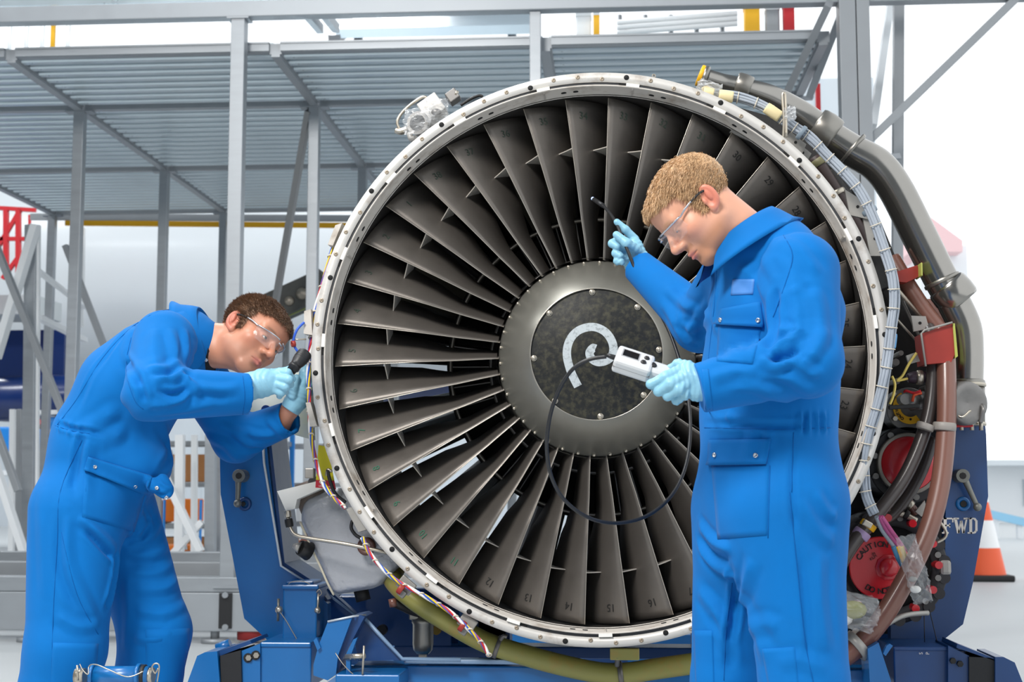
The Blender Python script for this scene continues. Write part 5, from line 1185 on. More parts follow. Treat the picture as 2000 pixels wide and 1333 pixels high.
def colour_head(v, n, pal):
    """skin pigments: lips, flush, stubble, brows (all fixed to the face)"""
    c = np.tile(np.array(srgb(pal['skin'])), (len(v), 1)); x, y, z = v[:, 0], v[:, 1], v[:, 2]
    def mix(w, col): 
        nonlocal c
        w = np.clip(w, 0, 1)[:, None]; c = c*(1-w)+np.array(srgb(col))*w
    g = lambda cx, cy, cz, r: np.exp(-(((x-cx)**2+(y-cy)**2+(z-cz)**2)/r**2))
    mix(.55*(g(.045, .06, -.03, .022)+g(-.045, .06, -.03, .022)+.8*g(0, .11, -.034, .014)), pal['flush'])
    mix(.75*np.clip((np.abs(x)-.070)/.008, 0, 1)*np.exp(-(((y+.016)/.026)**4+((z+.012)/.04)**4)), pal['flush'])
    st = np.clip((-.052-z)/.02, 0, 1)*np.clip((y+.012)/.03, 0, 1)*np.clip((.035+z*0+.07+z+.02)/.03+1, 0, 1); st = np.maximum(st, np.exp(-((z+.052)/.008)**2)*(np.abs(x) < .028)*(y > .07))
    mix(pal['stubble_w']*st, pal['stubble'])
    lip = np.exp(-(((x/.021)**4)+((z+.0705)/.0095)**4))*(y > .082); mix(lip*.85, pal['lip'])
    for s in (-1, 1):
        br = np.exp(-((z-.0185-.004*np.cos((x-s*.03)/.02))/.0042)**2)*np.exp(-((x-s*.031)/.019)**4)*(y > .05); mix(br*pal['brow_w'], pal['brow'])
    return c
def make_eyes(M, parent, iris, look=(0, 1, -.3)):
    for s in (-1, 1):
        c = Vector((s*.031, .0745, -.004)); r = .0122
        L_ = Vector(look).normalized()
        o = MB().ball(M @ c, r, 20).build('eye', mat('eye_white', (226, 220, 214), .15), parent)
        Lw = M.to_3x3() @ L_
        MB().lathe([(.0001, r*1.012), (.0030, r*.975), (.0058, r*.885), (.0058, r*.87)], M @ c, Lw, 20).build('iris', iris, o)
        MB().lathe([(.0001, r*1.02), (.0026, r*.992)], M @ c, Lw, 14).build('pupil', m_hole, o)
def make_hair(M, f_head, parent, m, region, thick, strands, length, comb, seed=0, h=.004):
    """short hair: a scalp shell plus strands growing from it"""
    def shell(p): return np.maximum(f_head(p)-thick(p), -region(p))
    v, F = surface(shell, (-.115, -.15, -.12), (.115, .13, .16), h, 1)
    rng = np.random.RandomState(seed); q = v*1.0
    v = v + vnormals(v, F)*(.0007*np.sin(v[:, 0]*420+3*np.sin(v[:, 2]*160))*np.sin(v[:, 1]*300+2*np.sin(v[:, 0]*200)))[:, None]
    n = vnormals(v.astype(np.float32), F); tri = len(v); V_ = [v]; FF = [F]
    out = f_head(v) > .0015; cand = np.where(out)[0]; pick = rng.choice(cand, strands)
    b = v[pick]+rng.normal(0, h*.5, (strands, 3)); d = n[pick]*.26+comb(b)+rng.normal(0, .11, (strands, 3)); d /= np.linalg.norm(d, axis=1)[:, None]
    sd = np.cross(d, rng.normal(0, 1, (strands, 3))); sd /= np.linalg.norm(sd, axis=1)[:, None]; w = .00065
    Ls = (length*rng.uniform(.5, 1.15, strands))[:, None]; bend = (comb(b)*.35-n[pick]*.12)
    b0 = b-n[pick]*.003; mid = b+d*Ls*.55; tip = b+(d+bend*.8)*Ls
    S_ = np.stack([b0-sd*w, b0+sd*w, mid+sd*w*.8, mid-sd*w*.8, tip+sd*w*.15, tip-sd*w*.15], 1).reshape(-1, 3)
    k = np.arange(strands)*6+tri; FF.append(np.stack([k, k+1, k+2, k+3], 1)); FF.append(np.stack([k+3, k+2, k+4, k+5], 1))
    vv = np.concatenate([v, S_]); return link('hair', npmesh('hair', to_world(M, vv), np.concatenate(FF)), m, parent)
m_lens = mat('clear_lens', (222, 228, 236), .03, 0, alpha=.05, spec=1.0, coat=.6)
m_silver = mat('silver_frame', (198, 200, 204), .25, .85)
def make_glasses(M, parent):
    W = lambda x, y, z: M @ Vector((x, y, z))
    rim = None
    def lens_pt(s, u, v):     # u 0 inner .. 1 outer, v -1 low .. 1 high
        x = .007+.056*u; y = .118-.004*u-.046*u**2.4-.004*v*v; z = -.005+v*(.021-.004*u*u)*(1 if v > 0 else (1.05 if u > .2 else .75)) - .003*u
        return W(s*x, y, z)
    t = thing_child('safety_glasses', parent)
    for s in (-1, 1):
        mb = MB(); n, m_ = 12, 8; vs = [lens_pt(s, j/n, i/m_*2-1) for i in range(m_+1) for j in range(n+1)]
        nrm = (M.to_3x3() @ Vector((s*.3, 1, 0))).normalized()
        vs2 = [q-nrm*.0016 for q in vs]; k = n+1; Mn = len(vs); fs = []
        for i in range(m_):
            for j in range(n): a = i*k+j; fs += [(a, a+1, a+k+1, a+k), (Mn+a, Mn+a+k, Mn+a+k+1, Mn+a+1)]
        mb.add(vs+vs2, fs, True).build('lens', m_lens, t)
        MB().tube([lens_pt(s, j/12, 1) for j in range(13)], .0021, 8).build('brow_bar', m_silver, t)
        MB().tube([lens_pt(s, 0, 1-2*j/6) for j in range(7)]+[lens_pt(s, j/12, -1) for j in range(1, 13)]+[lens_pt(s, 1, -1+2*j/6) for j in range(1, 7)], .0007, 6).build('lens_rim', m_lens, t)
        e = lens_pt(s, 1, .9)
        MB().tube([e, W(s*.070, .045, .011), W(s*.0765, .022, .012)], [.0021, .0026, .0024], 8, sub=5).build('temple', m_silver, t)
        MB().tube([W(s*.0765, .024, .012), W(s*.080, .0, .010), W(s*.080, -.018, .004), W(s*.077, -.036, -.012)], [.0024, .0027, .0027, .0024], 8, sub=5).build('temple_tip', m_black, t)
    MB().tube([lens_pt(-1, 0, .6), W(0, .1195, .006), lens_pt(1, 0, .6)], .0024, 8, sub=4).build('bridge', m_silver, t)
    for s in (-1, 1): MB().ball(W(s*.010, .107, -.014), .004, 10, (.6, .6, 1.3)).build('nose_pad', m_lens, t)
    return t
def thing_child(name, parent):
    o = bpy.data.objects.new(name, None); COL.objects.link(o); o.parent = parent; o.matrix_parent_inverse = INV[parent.name]; o.empty_display_size = .05
    INV[o.name] = INV[parent.name] if False else Matrix.Identity(4)
    # the empty sits at world zero inside the figure, so its children keep world coordinates
    return o
# ------------------------------------------------------------------ the two mechanics
m_cloth = mat('royal_blue_cotton', (0, 104, 178), .82, var=.06, scale=7, bump=.10, bscale=900, sheen=.04, spec=.18)
m_cloth_s = mat('royal_blue_stitch', (0, 88, 158), .8, spec=.2)
m_label = mat('name_patch', (66, 128, 200), .6)
m_glove = mat('nitrile_glove', (132, 184, 206), .42, var=.05, scale=30, bump=.10, bscale=160, spec=.45)
m_shirt = mat('black_shirt', (18, 18, 22), .8)
m_shoe = mat('safety_shoe', (30, 28, 28), .5)
m_snap = mat('snap_chrome', (190, 196, 204), .2, .9)
def px3(lst): return [P(*q) for q in lst]
def bounds(pts, pad):
    a = np.array([list(p) for p in pts]); return a.min(0)-pad, a.max(0)+pad
def glove(chains, palm, cut, parent, h=.0022, wr=None, name='glove'):
    """chains: fingers as ([(px,py,Y)...], [radius px ...]); palm: capsules (a, b, ra, rb)"""
    fs = [s_rc(P(*a), P(*b), ra*S(a[2]), rb*S(b[2])) for (a, b, ra, rb) in palm]; pm = s_union(fs, .010); pts = [P(*q) for a, b, _, _ in palm for q in (a, b)]
    fg = []
    for (c, r) in chains: fg.append(chain(px3(c), [k*S(q[2]) for k, q in zip(r, c)])); pts += px3(c)
    def f(p):
        d = pm(p)
        for g in fg: d = smin(d, g(p), .0038)
        return d
    if cut: f = s_cut(f, P(*cut[0]), cut[1])
    lo, hi = bounds(pts, .05); v, F = surface(f, lo, hi, h); n = vnormals(v, F)
    if wr:                                           # stretched-film wrinkles across the back of the hand
        a, b = V3(P(*wr[0])), V3(P(*wr[1])); ax = (b-a)/np.linalg.norm(b-a); L_ = np.linalg.norm(b-a); t = (v-a) @ ax/L_
        k = np.clip(1-np.abs(t-.5)*1.7, 0, 1); q = t*L_; side = v @ V3((.3, .2, 1))
        v = v+n*(k*.00085*np.sin(q*wr[2]+2.0*np.sin(side*90)+side*25))[:, None]
    return link(name, npmesh(name, v, F), m_glove, parent)
def collar_mesh(name, c, axis, front, rx, ry, parent, stand=.040, leaf=.055, gap=34, flare=.024, m=m_cloth):
    """folded shirt collar: stand, fold, leaf, open at the throat"""
    ax = Vector(axis).normalized(); fr = Vector(front); fr = (fr-ax*fr.dot(ax)).normalized(); sd = ax.cross(fr); n = 44; vs = []; fs = []
    prof = [(0.0, -.012, 0), (.0, .35, 0), (.001, .8, 0), (.004, 1.0, 0), (.008, .98, 0), (.013, .75, .25), (.018, .2, .7), (.022, 0, 1.0), (.019, 0, .96), (.013, .5, .5)]
    for i in range(n+1):
        a = math.radians(gap)+(2*PI-2*math.radians(gap))*i/n; d = fr*math.cos(a)*ry+sd*math.sin(a)*rx; dn = d.normalized()
        op = (abs(i/n-.5)*2)**3                     # 1 at the throat
        st = stand*(1-.30*op); lf = leaf*(1+.02*op); wob = .002*math.sin(i*.7)
        for (o, up, dn_) in prof:
            r_out = o*(1+flare/.022*dn_*1.0)+flare*dn_*(.6+.8*op)+wob*dn_
            vs.append(Vector(c)+d+dn*r_out+ax*(st*up if dn_ == 0 else st*up - (lf-st)*dn_*1.0)-ax*op*.012)
    k = len(prof)
    for i in range(n):
        for j in range(k-1): fs.append((i*k+j, i*k+j+1, (i+1)*k+j+1, (i+1)*k+j))
    return MB().add(vs, fs, True).build(name, m, parent)
def person_body(name, head_M, head_full, neck, coarse, parent, pal):
    v, F = surface(head_full, (-.11, -.15, -.20), (.11, .14, .14), .0026)
    col = colour_head(v, None, pal); w = to_world(head_M, v)
    lo, hi = bounds([q for a, b, _, _ in coarse for q in (a, b)], .12)
    cf = s_union([s_rc(a, b, ra, rb) for a, b, ra, rb in coarse], .03); v2, F2 = surface(cf, lo, hi, .012, 1)
    V = np.concatenate([w, v2]); FF = np.concatenate([F, F2+len(w)]); C = np.concatenate([col, np.tile(np.array(srgb(pal['arm'])), (len(v2), 1))])
    return link(name, npmesh(name, V, FF, col=C), m_skin, parent)
def shoe(name, ankle, fwd, parent):
    f = Vector((fwd[0], fwd[1], 0)).normalized(); a = Vector((ankle[0], ankle[1], 0))
    g = s_union([s_rc(a+Vector((0, 0, .10)), a+Vector((0, 0, .05)), .048, .045), s_rc(a-f*.05+Vector((0, 0, .04)), a+f*.16+Vector((0, 0, .035)), .042, .044), s_rc(a+f*.06+Vector((0, 0, .05)), a+f*.14+Vector((0, 0, .04)), .045, .045)], .03)
    g = s_cut(g, (0, 0, .001), (0, 0, -1)); v, F = surface(g, list(a-Vector((.28, .28, .02))), list(a+Vector((.28, .28, .2))), .008); return link(name, npmesh(name, v, F), m_shoe, parent)

# ================================================================= the standing mechanic
FA = Vector((-.92, -.39, 0)).normalized(); LA = Vector((.39, -.92, 0)).normalized()
pa = thing('person', 'fair-haired mechanic in blue coveralls standing upright with a hand-held meter', 'person', Vector((P(1500, 1300, 3.16).x, 3.16, 0)))
A = dict(neck=P(1462, 492, 3.14), up=P(1506, 508, 3.14), chest=P(1512, 610, 3.15), mid=P(1502, 740, 3.16), waist=P(1498, 832, 3.16), pel=P(1502, 960, 3.16), seat=P(1502, 1050, 3.16),
         sl=P(1563, 532, 3.0), el=P(1576, 708, 2.92), wl=P(1360, 760, 2.90), sr=P(1436, 545, 3.30), er=P(1368, 632, 3.46), wr=P(1238, 512, 3.60),
         hl=P(1540, 1010, 3.07), kl=P(1572, 1330, 3.04), hr=P(1452, 1010, 3.25), kr=P(1430, 1330, 3.24))
al = Vector((A['kl'].x+.05, 3.10, .10)); ar = Vector((A['kr'].x-.01, 3.28, .10))
tor = s_union([s_ec(A['up'], A['chest'], (.155, .085), (.185, .122), LA), s_ec(A['chest'], A['mid'], (.185, .124), (.175, .128), LA), s_ec(A['mid'], A['waist'], (.175, .128), (.165, .125), LA), s_ec(A['waist'], A['pel'], (.168, .126), (.185, .136), LA), s_ec(A['pel'], A['seat'], (.185, .137), (.175, .135), LA), s_rc(A['neck'], A['up'], .075, .09)], .05)
arl = s_cut(s_union([s_rc(A['sl'], A['el'], .084, .068), s_rc(A['el'], A['wl'], .070, .050)], .03), P(1366, 760, 2.90), A['wl']-A['el'])
arr = s_cut(s_union([s_rc(A['sr'], A['er'], .082, .066), s_rc(A['er'], A['wr'], .066, .040)], .03), P(1247, 520, 3.59), A['wr']-A['er'])
legs = s_union([s_ec(A['hl'], A['kl'], (.105, .116), (.090, .092), LA), s_ec(A['hr'], A['kr'], (.105, .112), (.085, .090), LA), s_rc(A['kl'], al, .092, .09), s_rc(A['kr'], ar, .09, .09)], .012)
legs = s_cut(legs, (0, 0, .07), (0, 0, -1))
def covA(p):
    d = smin(tor(p), legs(p), .05); d = smin(d, arr(p), .035); return smin(d, arl(p), .009)
lo, hi = bounds(list(A.values())+[al, ar], .17); lo[2] = .04
ca = Cloth(covA, lo, hi, .0052)
ca.noise(.0022, 19, (1, 1, .55), 3)
G = lambda *a: list(a)
ca.folds([
    # near elbow
    ([(1505, 690), (1535, 668), (1560, 662)], .010, .011), ([(1500, 705), (1540, 695), (1556, 678)], -.012, .009), ([(1480, 700), (1515, 712), (1545, 700)], .010, .012), ([(1520, 640), (1548, 652), (1570, 640)], .007, .012),
    ([(1600, 740), (1560, 715), (1530, 706)], .008, .013), ([(1595, 770), (1540, 735), (1490, 722)], .007, .015), ([(1560, 790), (1500, 762), (1440, 740)], .006, .016), ([(1420, 735), (1480, 745), (1530, 765)], -.005, .014), ([(1385, 740), (1430, 728), (1480, 730)], .005, .013),
    ([(1545, 560), (1560, 600), (1555, 650)], .006, .02), ([(1585, 560), (1600, 620), (1595, 690)], .006, .02), ([(1515, 560), (1512, 620), (1500, 680)], -.010, .013), ([(1615, 640), (1590, 690), (1560, 712)], .006, .013),
    # far sleeve
    ([(1300, 560), (1340, 600), (1390, 620)], .006, .012), ([(1320, 620), (1350, 640), (1385, 630)], .007, .011), ([(1345, 660), (1360, 620), (1382, 590)], .007, .011), ([(1355, 680), (1372, 650), (1385, 610)], -.007, .009), ([(1290, 590), (1320, 640), (1350, 680)], .004, .012),
    # shoulder, chest
    ([(1440, 520), (1475, 545), (1500, 590)], .005, .018), ([(1520, 470), (1560, 490), (1600, 540)], .005, .016), ([(1500, 450), (1545, 520), (1550, 580)], .004, .018), ([(1410, 660), (1440, 690), (1480, 680)], .004, .018), ([(1400, 560), (1398, 640), (1390, 720)], .003, .012),
    # waist gathers
    ([(1378, 826), (1450, 830), (1530, 832), (1622, 828)], -.006, .008), ([(1565, 800), (1562, 850)], .005, .007), ([(1580, 800), (1580, 852)], .005, .007), ([(1594, 800), (1596, 850)], .005, .007), ([(1608, 802), (1611, 850)], .005, .007), ([(1572, 805), (1570, 850)], -.004, .005), ([(1500, 835), (1505, 880)], .003, .012), ([(1420, 808), (1430, 822)], .004, .01), ([(1470, 835), (1460, 900)], .003, .014),
    # hips, crotch, legs
    ([(1550, 880), (1548, 960), (1552, 1040)], -.005, .008), ([(1365, 1020), (1395, 1060), (1430, 1075)], .008, .013), ([(1362, 1045), (1390, 1085), (1425, 1100)], -.008, .010), ([(1366, 1065), (1400, 1110), (1436, 1130)], .007, .013), ([(1430, 1110), (1436, 1180), (1425, 1260)], -.012, .010), ([(1470, 1090), (1455, 1150), (1440, 1210)], .007, .016),
    ([(1560, 970), (1600, 1040), (1630, 1060)], .005, .016), ([(1590, 960), (1615, 1000), (1635, 1010)], .005, .013), ([(1560, 1060), (1575, 1180), (1580, 1300)], -.004, .009), ([(1600, 1080), (1600, 1180), (1615, 1280)], .006, .018), ([(1365, 1150), (1400, 1200), (1425, 1280)], .006, .016), ([(1385, 1200), (1420, 1250), (1428, 1310)], -.006, .013),
    ([(1450, 1240), (1490, 1220), (1520, 1230)], .005, .016), ([(1520, 1300), (1560, 1290), (1620, 1310)], .004, .016), ([(1440, 1150), (1470, 1220), (1500, 1300)], .005, .02)])
cov = ca.obj('coveralls', m_cloth, pa)
# pockets, seams, patch, snaps
ca.patch('name_patch', [(1432, 546), (1474, 546), (1471, 575), (1428, 577)], m_label, cov, .001, 8, 6, .0012)
ca.patch('chest_flap', [(1410, 604), (1486, 590), (1494, 640), (1398, 634)], m_cloth, cov, .002, 12, 6, .003, .004); ca.patch('chest_pocket', [(1404, 632), (1488, 640), (1470, 712), (1400, 706)], m_cloth, cov, .0, 12, 10, .0015)
ca.patch('hip_flap', [(1386, 860), (1505, 858), (1498, 908), (1384, 910)], m_cloth, cov, .002, 14, 6, .003, .004); ca.patch('hip_pocket', [(1390, 908), (1502, 906), (1498, 1046), (1402, 1054)], m_cloth, cov, .0, 12, 12, .0016)
ca.patch('knee_patch', [(1488, 1268), (1552, 1264), (1562, 1360), (1505, 1362)], m_cloth, cov, .0, 10, 10, .0015); ca.patch('knee_patch', [(1355, 1232), (1392, 1232), (1396, 1360), (1360, 1360)], m_cloth, cov, .0, 10, 10, .0015)
for q in ([(1400, 530), (1395, 600), (1384, 700), (1378, 800)], [(1376, 836), (1450, 838), (1530, 840), (1622, 836)], [(1550, 845), (1548, 900), (1546, 962)], [(1542, 962), (1556, 1100), (1572, 1250), (1590, 1340)], [(1530, 460), (1548, 500), (1532, 560), (1510, 620)], [(1500, 1052), (1504, 910)], [(1376, 722), (1382, 760), (1386, 806)], [(1430, 1140), (1418, 1230), (1414, 1330)]):
    ca.seam('seam', q, m_cloth_s, cov)
for q in ((1400, 890), (1477, 891), (1412, 625), (1484, 626)): ca.snap(*q, m_snap, cov)
collar_mesh('collar', P(1457, 470, 3.14), (-.46, -.02, .89), (-.95, -.3, -.3), .072, .080, cov, .040, .056, 22, .020)
ca.patch('cuff_hem', [(1371, 722), (1384, 722), (1392, 802), (1380, 803)], m_cloth, cov, .0, 4, 10, .0016)
# head
fullA, baseA = head_sdf(1.02, 1.0, .95)
MA = head_frame((-.0755, -.014, -.012), P(1385, 384, 3.045), (-.64, -.16, -.745), (-.72, -.02, .66)) @ Matrix.Scale(.94, 4)
MA.translation = P(1385, 384, 3.045)-MA.to_3x3() @ Vector((-.0755, -.014, -.012))
nbl = MA.inverted() @ P(1490, 500, 3.14)
neckA = s_rc((0, -.028, -.045), tuple(nbl), .056, .070)
adam = s_rc((0, .020, -.085), tuple(nbl+Vector((0, .02, 0))), .030, .05)
def headA(p): return smin(fullA(p), smin(neckA(p), adam(p), .03), .022)
palA = dict(skin=(216, 158, 130), flush=(208, 112, 92), stubble=(176, 118, 80), stubble_w=.65, lip=(204, 116, 108), brow=(176, 134, 96), brow_w=.55, arm=(222, 168, 146))
def inset(a, b, ra, rb): return (a, b, ra, rb)
person_body('body', MA, headA, None, [(A['neck'], A['chest'], .055, .09), (A['chest'], A['waist'], .10, .095), (A['waist'], A['pel'], .095, .10), (A['pel'], A['seat'], .10, .10), (A['sl'], A['el'], .05, .042), (A['el'], A['el'].lerp(A['wl'], .7), .042, .034), (A['sr'], A['er'], .05, .042), (A['er'], A['er'].lerp(A['wr'], .7), .042, .034), (A['hl'], A['kl'], .08, .062), (A['kl'], al, .06, .04), (A['hr'], A['kr'], .075, .06), (A['kr'], ar, .06, .04)], pa, palA)
make_eyes(MA, pa, mat('iris_blue', (92, 116, 130), .3), (0, .85, -.5))
def regA(p):
    x, y, z = p[:, 0], p[:, 1], p[:, 2]; ax = np.abs(x)
    front = z-(.068-.014*(ax/.06)**2)-.25*(y-.06)*0
    temple = z-np.interp(y, [-.02, .012, .03, .045, .07], [.0, .006, .028, .046, .060]); burn = np.maximum(z+.030, -(np.abs(y-.010)-.010))
    nape = z-np.interp(y, [-.12, -.09, -.055, -.028, -.02], [-.085, -.080, -.050, -.002, .0])
    d = np.where(y > .03, np.minimum(front, temple), np.where(y > -.02, temple, nape))
    sb = np.minimum(np.minimum(z+.028, .012-np.abs(y-.012)), ax-.05); return np.maximum(d, sb)
make_hair(MA, baseA, pa, mat('hair_blond', (192, 156, 116), .5, var=.28, scale=55, sheen=.1), regA, lambda p: .0034+.0045*np.clip((p[:, 2]-.01)/.08, 0, 1), 30000, .0105, lambda b: np.stack([b[:, 0]*1.5, .75+b[:, 1]*0, -.35-2.5*np.clip(b[:, 1], -.1, .1)], 1), 1)
make_glasses(MA, pa)
# hands
glove([([(1330, 722, 2.90), (1300, 736, 2.885), (1271, 751, 2.89), (1278, 757, 2.93)], [11, 10, 8.5, 8]), ([(1340, 735, 2.89), (1310, 750, 2.875), (1286, 765, 2.89), (1294, 766, 2.93)], [11, 10.5, 9, 8]), ([(1346, 747, 2.89), (1325, 762, 2.875), (1304, 774, 2.89), (1310, 772, 2.93)], [11, 10, 9, 8]), ([(1350, 758, 2.895), (1338, 772, 2.885), (1321, 783, 2.90), (1324, 778, 2.93)], [10, 9, 8, 7]), ([(1345, 716, 2.92), (1325, 712, 2.945), (1306, 722, 2.955)], [12, 10, 8])],
      [((1400, 757, 2.90), (1345, 735, 2.90), 31, 22), ((1345, 722, 2.905), (1338, 748, 2.895), 16, 17), ((1360, 765, 2.90), (1342, 758, 2.90), 20, 17), ((1376, 758, 2.90), (1395, 760, 2.91), 24, 26)], None, pa, wr=((1380, 750, 2.9), (1300, 760, 2.9), 620))
glove([([(1240, 468, 3.61), (1222, 449, 3.60), (1205, 434, 3.60)], [9, 7.5, 6.5]), ([(1244, 488, 3.58), (1224, 475, 3.555), (1204, 459, 3.56)], [10, 9, 7.5]), ([(1228, 478, 3.60), (1206, 470, 3.585), (1196, 476, 3.58), (1206, 482, 3.57)], [8, 8, 8, 7]), ([(1226, 492, 3.60), (1207, 486, 3.585), (1203, 495, 3.58), (1212, 500, 3.57)], [8, 8, 8, 7]), ([(1226, 504, 3.60), (1208, 502, 3.59), (1206, 510, 3.58), (1214, 512, 3.57)], [7.5, 7.5, 7.5, 6.5])],
      [((1258, 515, 3.60), (1242, 490, 3.60), 17, 17), ((1240, 478, 3.60), (1232, 500, 3.605), 14, 14), ((1228, 510, 3.63), (1244, 545, 3.64), 13, 13), ((1250, 520, 3.60), (1275, 540, 3.58), 17, 19)], None, pa, wr=((1262, 520, 3.6), (1225, 480, 3.6), 560))
shoe('shoe', al, FA, pa); shoe('shoe', ar, FA, pa)

# ================================================================= the bent mechanic
FB = Vector((.985, .17, 0)).normalized(); RB = Vector((.17, -.985, 0)).normalized()
pb_ = thing('person', 'brown-haired mechanic in blue coveralls bending forward beside the engine rim with a flashlight', 'person', Vector((P(200, 1300, 3.98).x, 3.98, 0)))
Bj = dict(pel=P(176, 975, 3.98), waist=P(206, 860, 3.98), mid=P(255, 764, 3.98), chest=P(318, 708, 3.98), up=P(362, 664, 3.98), neck=P(400, 672, 3.98),
          sr=P(322, 668, 3.80), er=P(296, 768, 3.62), wr=P(494, 770, 3.76), sl=P(372, 700, 4.14), el=P(462, 858, 4.18), wl=P(560, 818, 4.10),
          hr=P(150, 1000, 3.88), kr=P(128, 1270, 3.84), hl=P(226, 1000, 4.09), kl=P(302, 1235, 4.10))
br = Vector((Bj['kr'].x-.10, 3.84, .10)); bl_ = Vector((Bj['kl'].x-.06, 4.12, .10))
torB = s_union([s_ec(Bj['pel'], Bj['waist'], (.175, .148), (.17, .142), RB), s_ec(Bj['waist'], Bj['mid'], (.17, .142), (.18, .138), RB), s_ec(Bj['mid'], Bj['chest'], (.18, .138), (.185, .124), RB), s_ec(Bj['chest'], Bj['up'], (.185, .125), (.13, .082), RB), s_rc(Bj['up'], Bj['neck'], .082, .058)], .05)
bell = s_ell(P(278, 912, 3.95), (.075, .11, .07))
arB = s_cut(s_union([s_rc(Bj['sr'], Bj['er'], .086, .068), s_rc(Bj['er'], Bj['wr'], .070, .056)], .03), P(484, 770, 3.755), Bj['wr']-Bj['er'])
tip = P(566, 822, 4.095)
aLB = s_union([s_rc(Bj['sl'], Bj['el'], .085, .066), s_rc(Bj['el'], Bj['wl'], .064, .050)], .03); aLB = s_cut(aLB, tip, Bj['wl']-Bj['el'])
aLB = s_sub(aLB, s_rc(P(556, 824, 4.10), P(620, 782, 4.05), .036, .046), .004)
legB = s_union([s_ec(Bj['hr'], Bj['kr'], (.125, .130), (.10, .106), RB), s_ec(Bj['hl'], Bj['kl'], (.115, .118), (.10, .100), RB), s_rc(Bj['kr'], br, .106, .095), s_rc(Bj['kl'], bl_, .10, .092)], .03)
legB = s_cut(legB, (0, 0, .07), (0, 0, -1))
flapB = s_union([s_rc(P(300, 948, 3.86), P(324, 962, 3.86), .022, .018), s_rc(P(318, 935, 3.87), P(328, 955, 3.86), .016, .016)], .01)
def covB(p):
    d = smin(smin(smin(torB(p), bell(p), .06), legB(p), .04), flapB(p), .022); d = smin(d, aLB(p), .03); return smin(d, arB(p), .009)
lo, hi = bounds(list(Bj.values())+[br, bl_], .17); lo[2] = .04
cb = Cloth(covB, lo, hi, .0054)
cb.noise(.0022, 18, (1, 1, .6), 8)
cb.folds([
    # near elbow and forearm
    ([(330, 750), (355, 735), (372, 745)], .010, .011), ([(305, 760), (340, 772), (370, 755)], -.010, .010), ([(300, 742), (335, 738), (362, 722)], .009, .011), ([(285, 720), (320, 720), (350, 706)], .006, .013), ([(296, 962), (318, 968), (334, 960)], -.006, .007), ([(312, 940), (322, 950), (336, 955)], .005, .006), ([(284, 965), (270, 1000), (262, 1050)], -.006, .008), ([(290, 790), (330, 790), (375, 772)], .008, .013), ([(300, 805), (350, 803), (420, 790)], .005, .013), ([(370, 750), (420, 760), (470, 758)], .005, .014), ([(340, 780), (400, 775), (450, 780)], -.005, .013), ([(358, 738), (380, 760), (385, 790)], .006, .012),
    ([(250, 690), (268, 740), (284, 790)], -.011, .011), ([(262, 640), (252, 700), (262, 760)], .006, .018), ([(330, 640), (345, 690), (350, 730)], .005, .016), ([(360, 640), (365, 690), (360, 730)], .005, .014), ([(372, 660), (380, 700), (372, 740)], -.006, .010), ([(300, 640), (300, 690), (310, 730)], .004, .018),
    # side of the body
    ([(255, 640), (205, 700), (150, 800)], -.004, .012), ([(250, 770), (215, 810), (160, 845)], .006, .020), ([(272, 812), (230, 850), (180, 870)], .006, .020), ([(110, 826), (140, 838), (170, 842), (200, 850)], -.007, .008), ([(120, 815), (118, 845)], .005, .007), ([(138, 822), (135, 852)], .005, .007), ([(155, 828), (152, 858)], .005, .007), ([(165, 845), (150, 900), (140, 960)], -.007, .012), ([(178, 850), (168, 920), (166, 980)], .006, .016),
    ([(275, 800), (320, 850), (335, 900)], .006, .020), ([(300, 830), (330, 880), (320, 930)], -.006, .016),
    # far sleeve
    ([(400, 850), (440, 870), (470, 900)], .006, .014), ([(420, 830), (470, 850), (510, 890)], .006, .014), ([(470, 840), (500, 850), (540, 850)], .005, .012), ([(440, 845), (480, 880), (520, 890)], -.005, .012), ([(520, 815), (540, 840), (560, 868)], .004, .010),
    # seat, crotch and legs
    ([(150, 1010), (190, 1040), (226, 1078)], .008, .014), ([(165, 1030), (200, 1070), (222, 1092)], -.010, .010), ([(330, 960), (290, 1020), (236, 1066)], .007, .016), ([(340, 1010), (290, 1050), (236, 1074)], .007, .014), ([(345, 1060), (300, 1080), (240, 1082)], .006, .014), ([(352, 1085), (300, 1105), (246, 1100)], -.006, .014), ([(228, 1075), (222, 1130), (208, 1190)], -.014, .011),
    ([(130, 1000), (135, 1100), (170, 1180), (195, 1225)], .006, .016), ([(120, 1000), (118, 1110), (150, 1200)], -.004, .013), ([(90, 950), (84, 1060), (90, 1180)], .004, .02), ([(110, 1200), (150, 1225), (195, 1220)], .005, .016), ([(360, 1130), (320, 1150), (250, 1150)], .006, .016), ([(366, 1180), (320, 1200), (260, 1190)], .006, .015), ([(250, 1120), (250, 1200), (245, 1280)], .004, .015), ([(280, 960), (278, 1010), (262, 1056)], .006, .012), ([(292, 970), (290, 1020), (270, 1060)], -.006, .009), ([(340, 1235), (300, 1250), (260, 1245)], .004, .014)])
cvb = cb.obj('coveralls', m_cloth, pb_)
cb.patch('hip_flap', [(172, 892), (298, 930), (286, 964), (164, 918)], m_cloth, cvb, .003, 14, 6, .003, .006); cb.patch('hip_pocket', [(166, 916), (284, 962), (262, 1040), (160, 1010)], m_cloth, cvb, .0, 12, 10, .0015)
cb.patch('knee_patch', [(103, 1256), (192, 1258), (186, 1350), (98, 1350)], m_cloth, cvb, .0, 10, 8, .0016); cb.patch('knee_patch', [(284, 1230), (370, 1228), (366, 1350), (286, 1350)], m_cloth, cvb, .0, 10, 8, .0016)
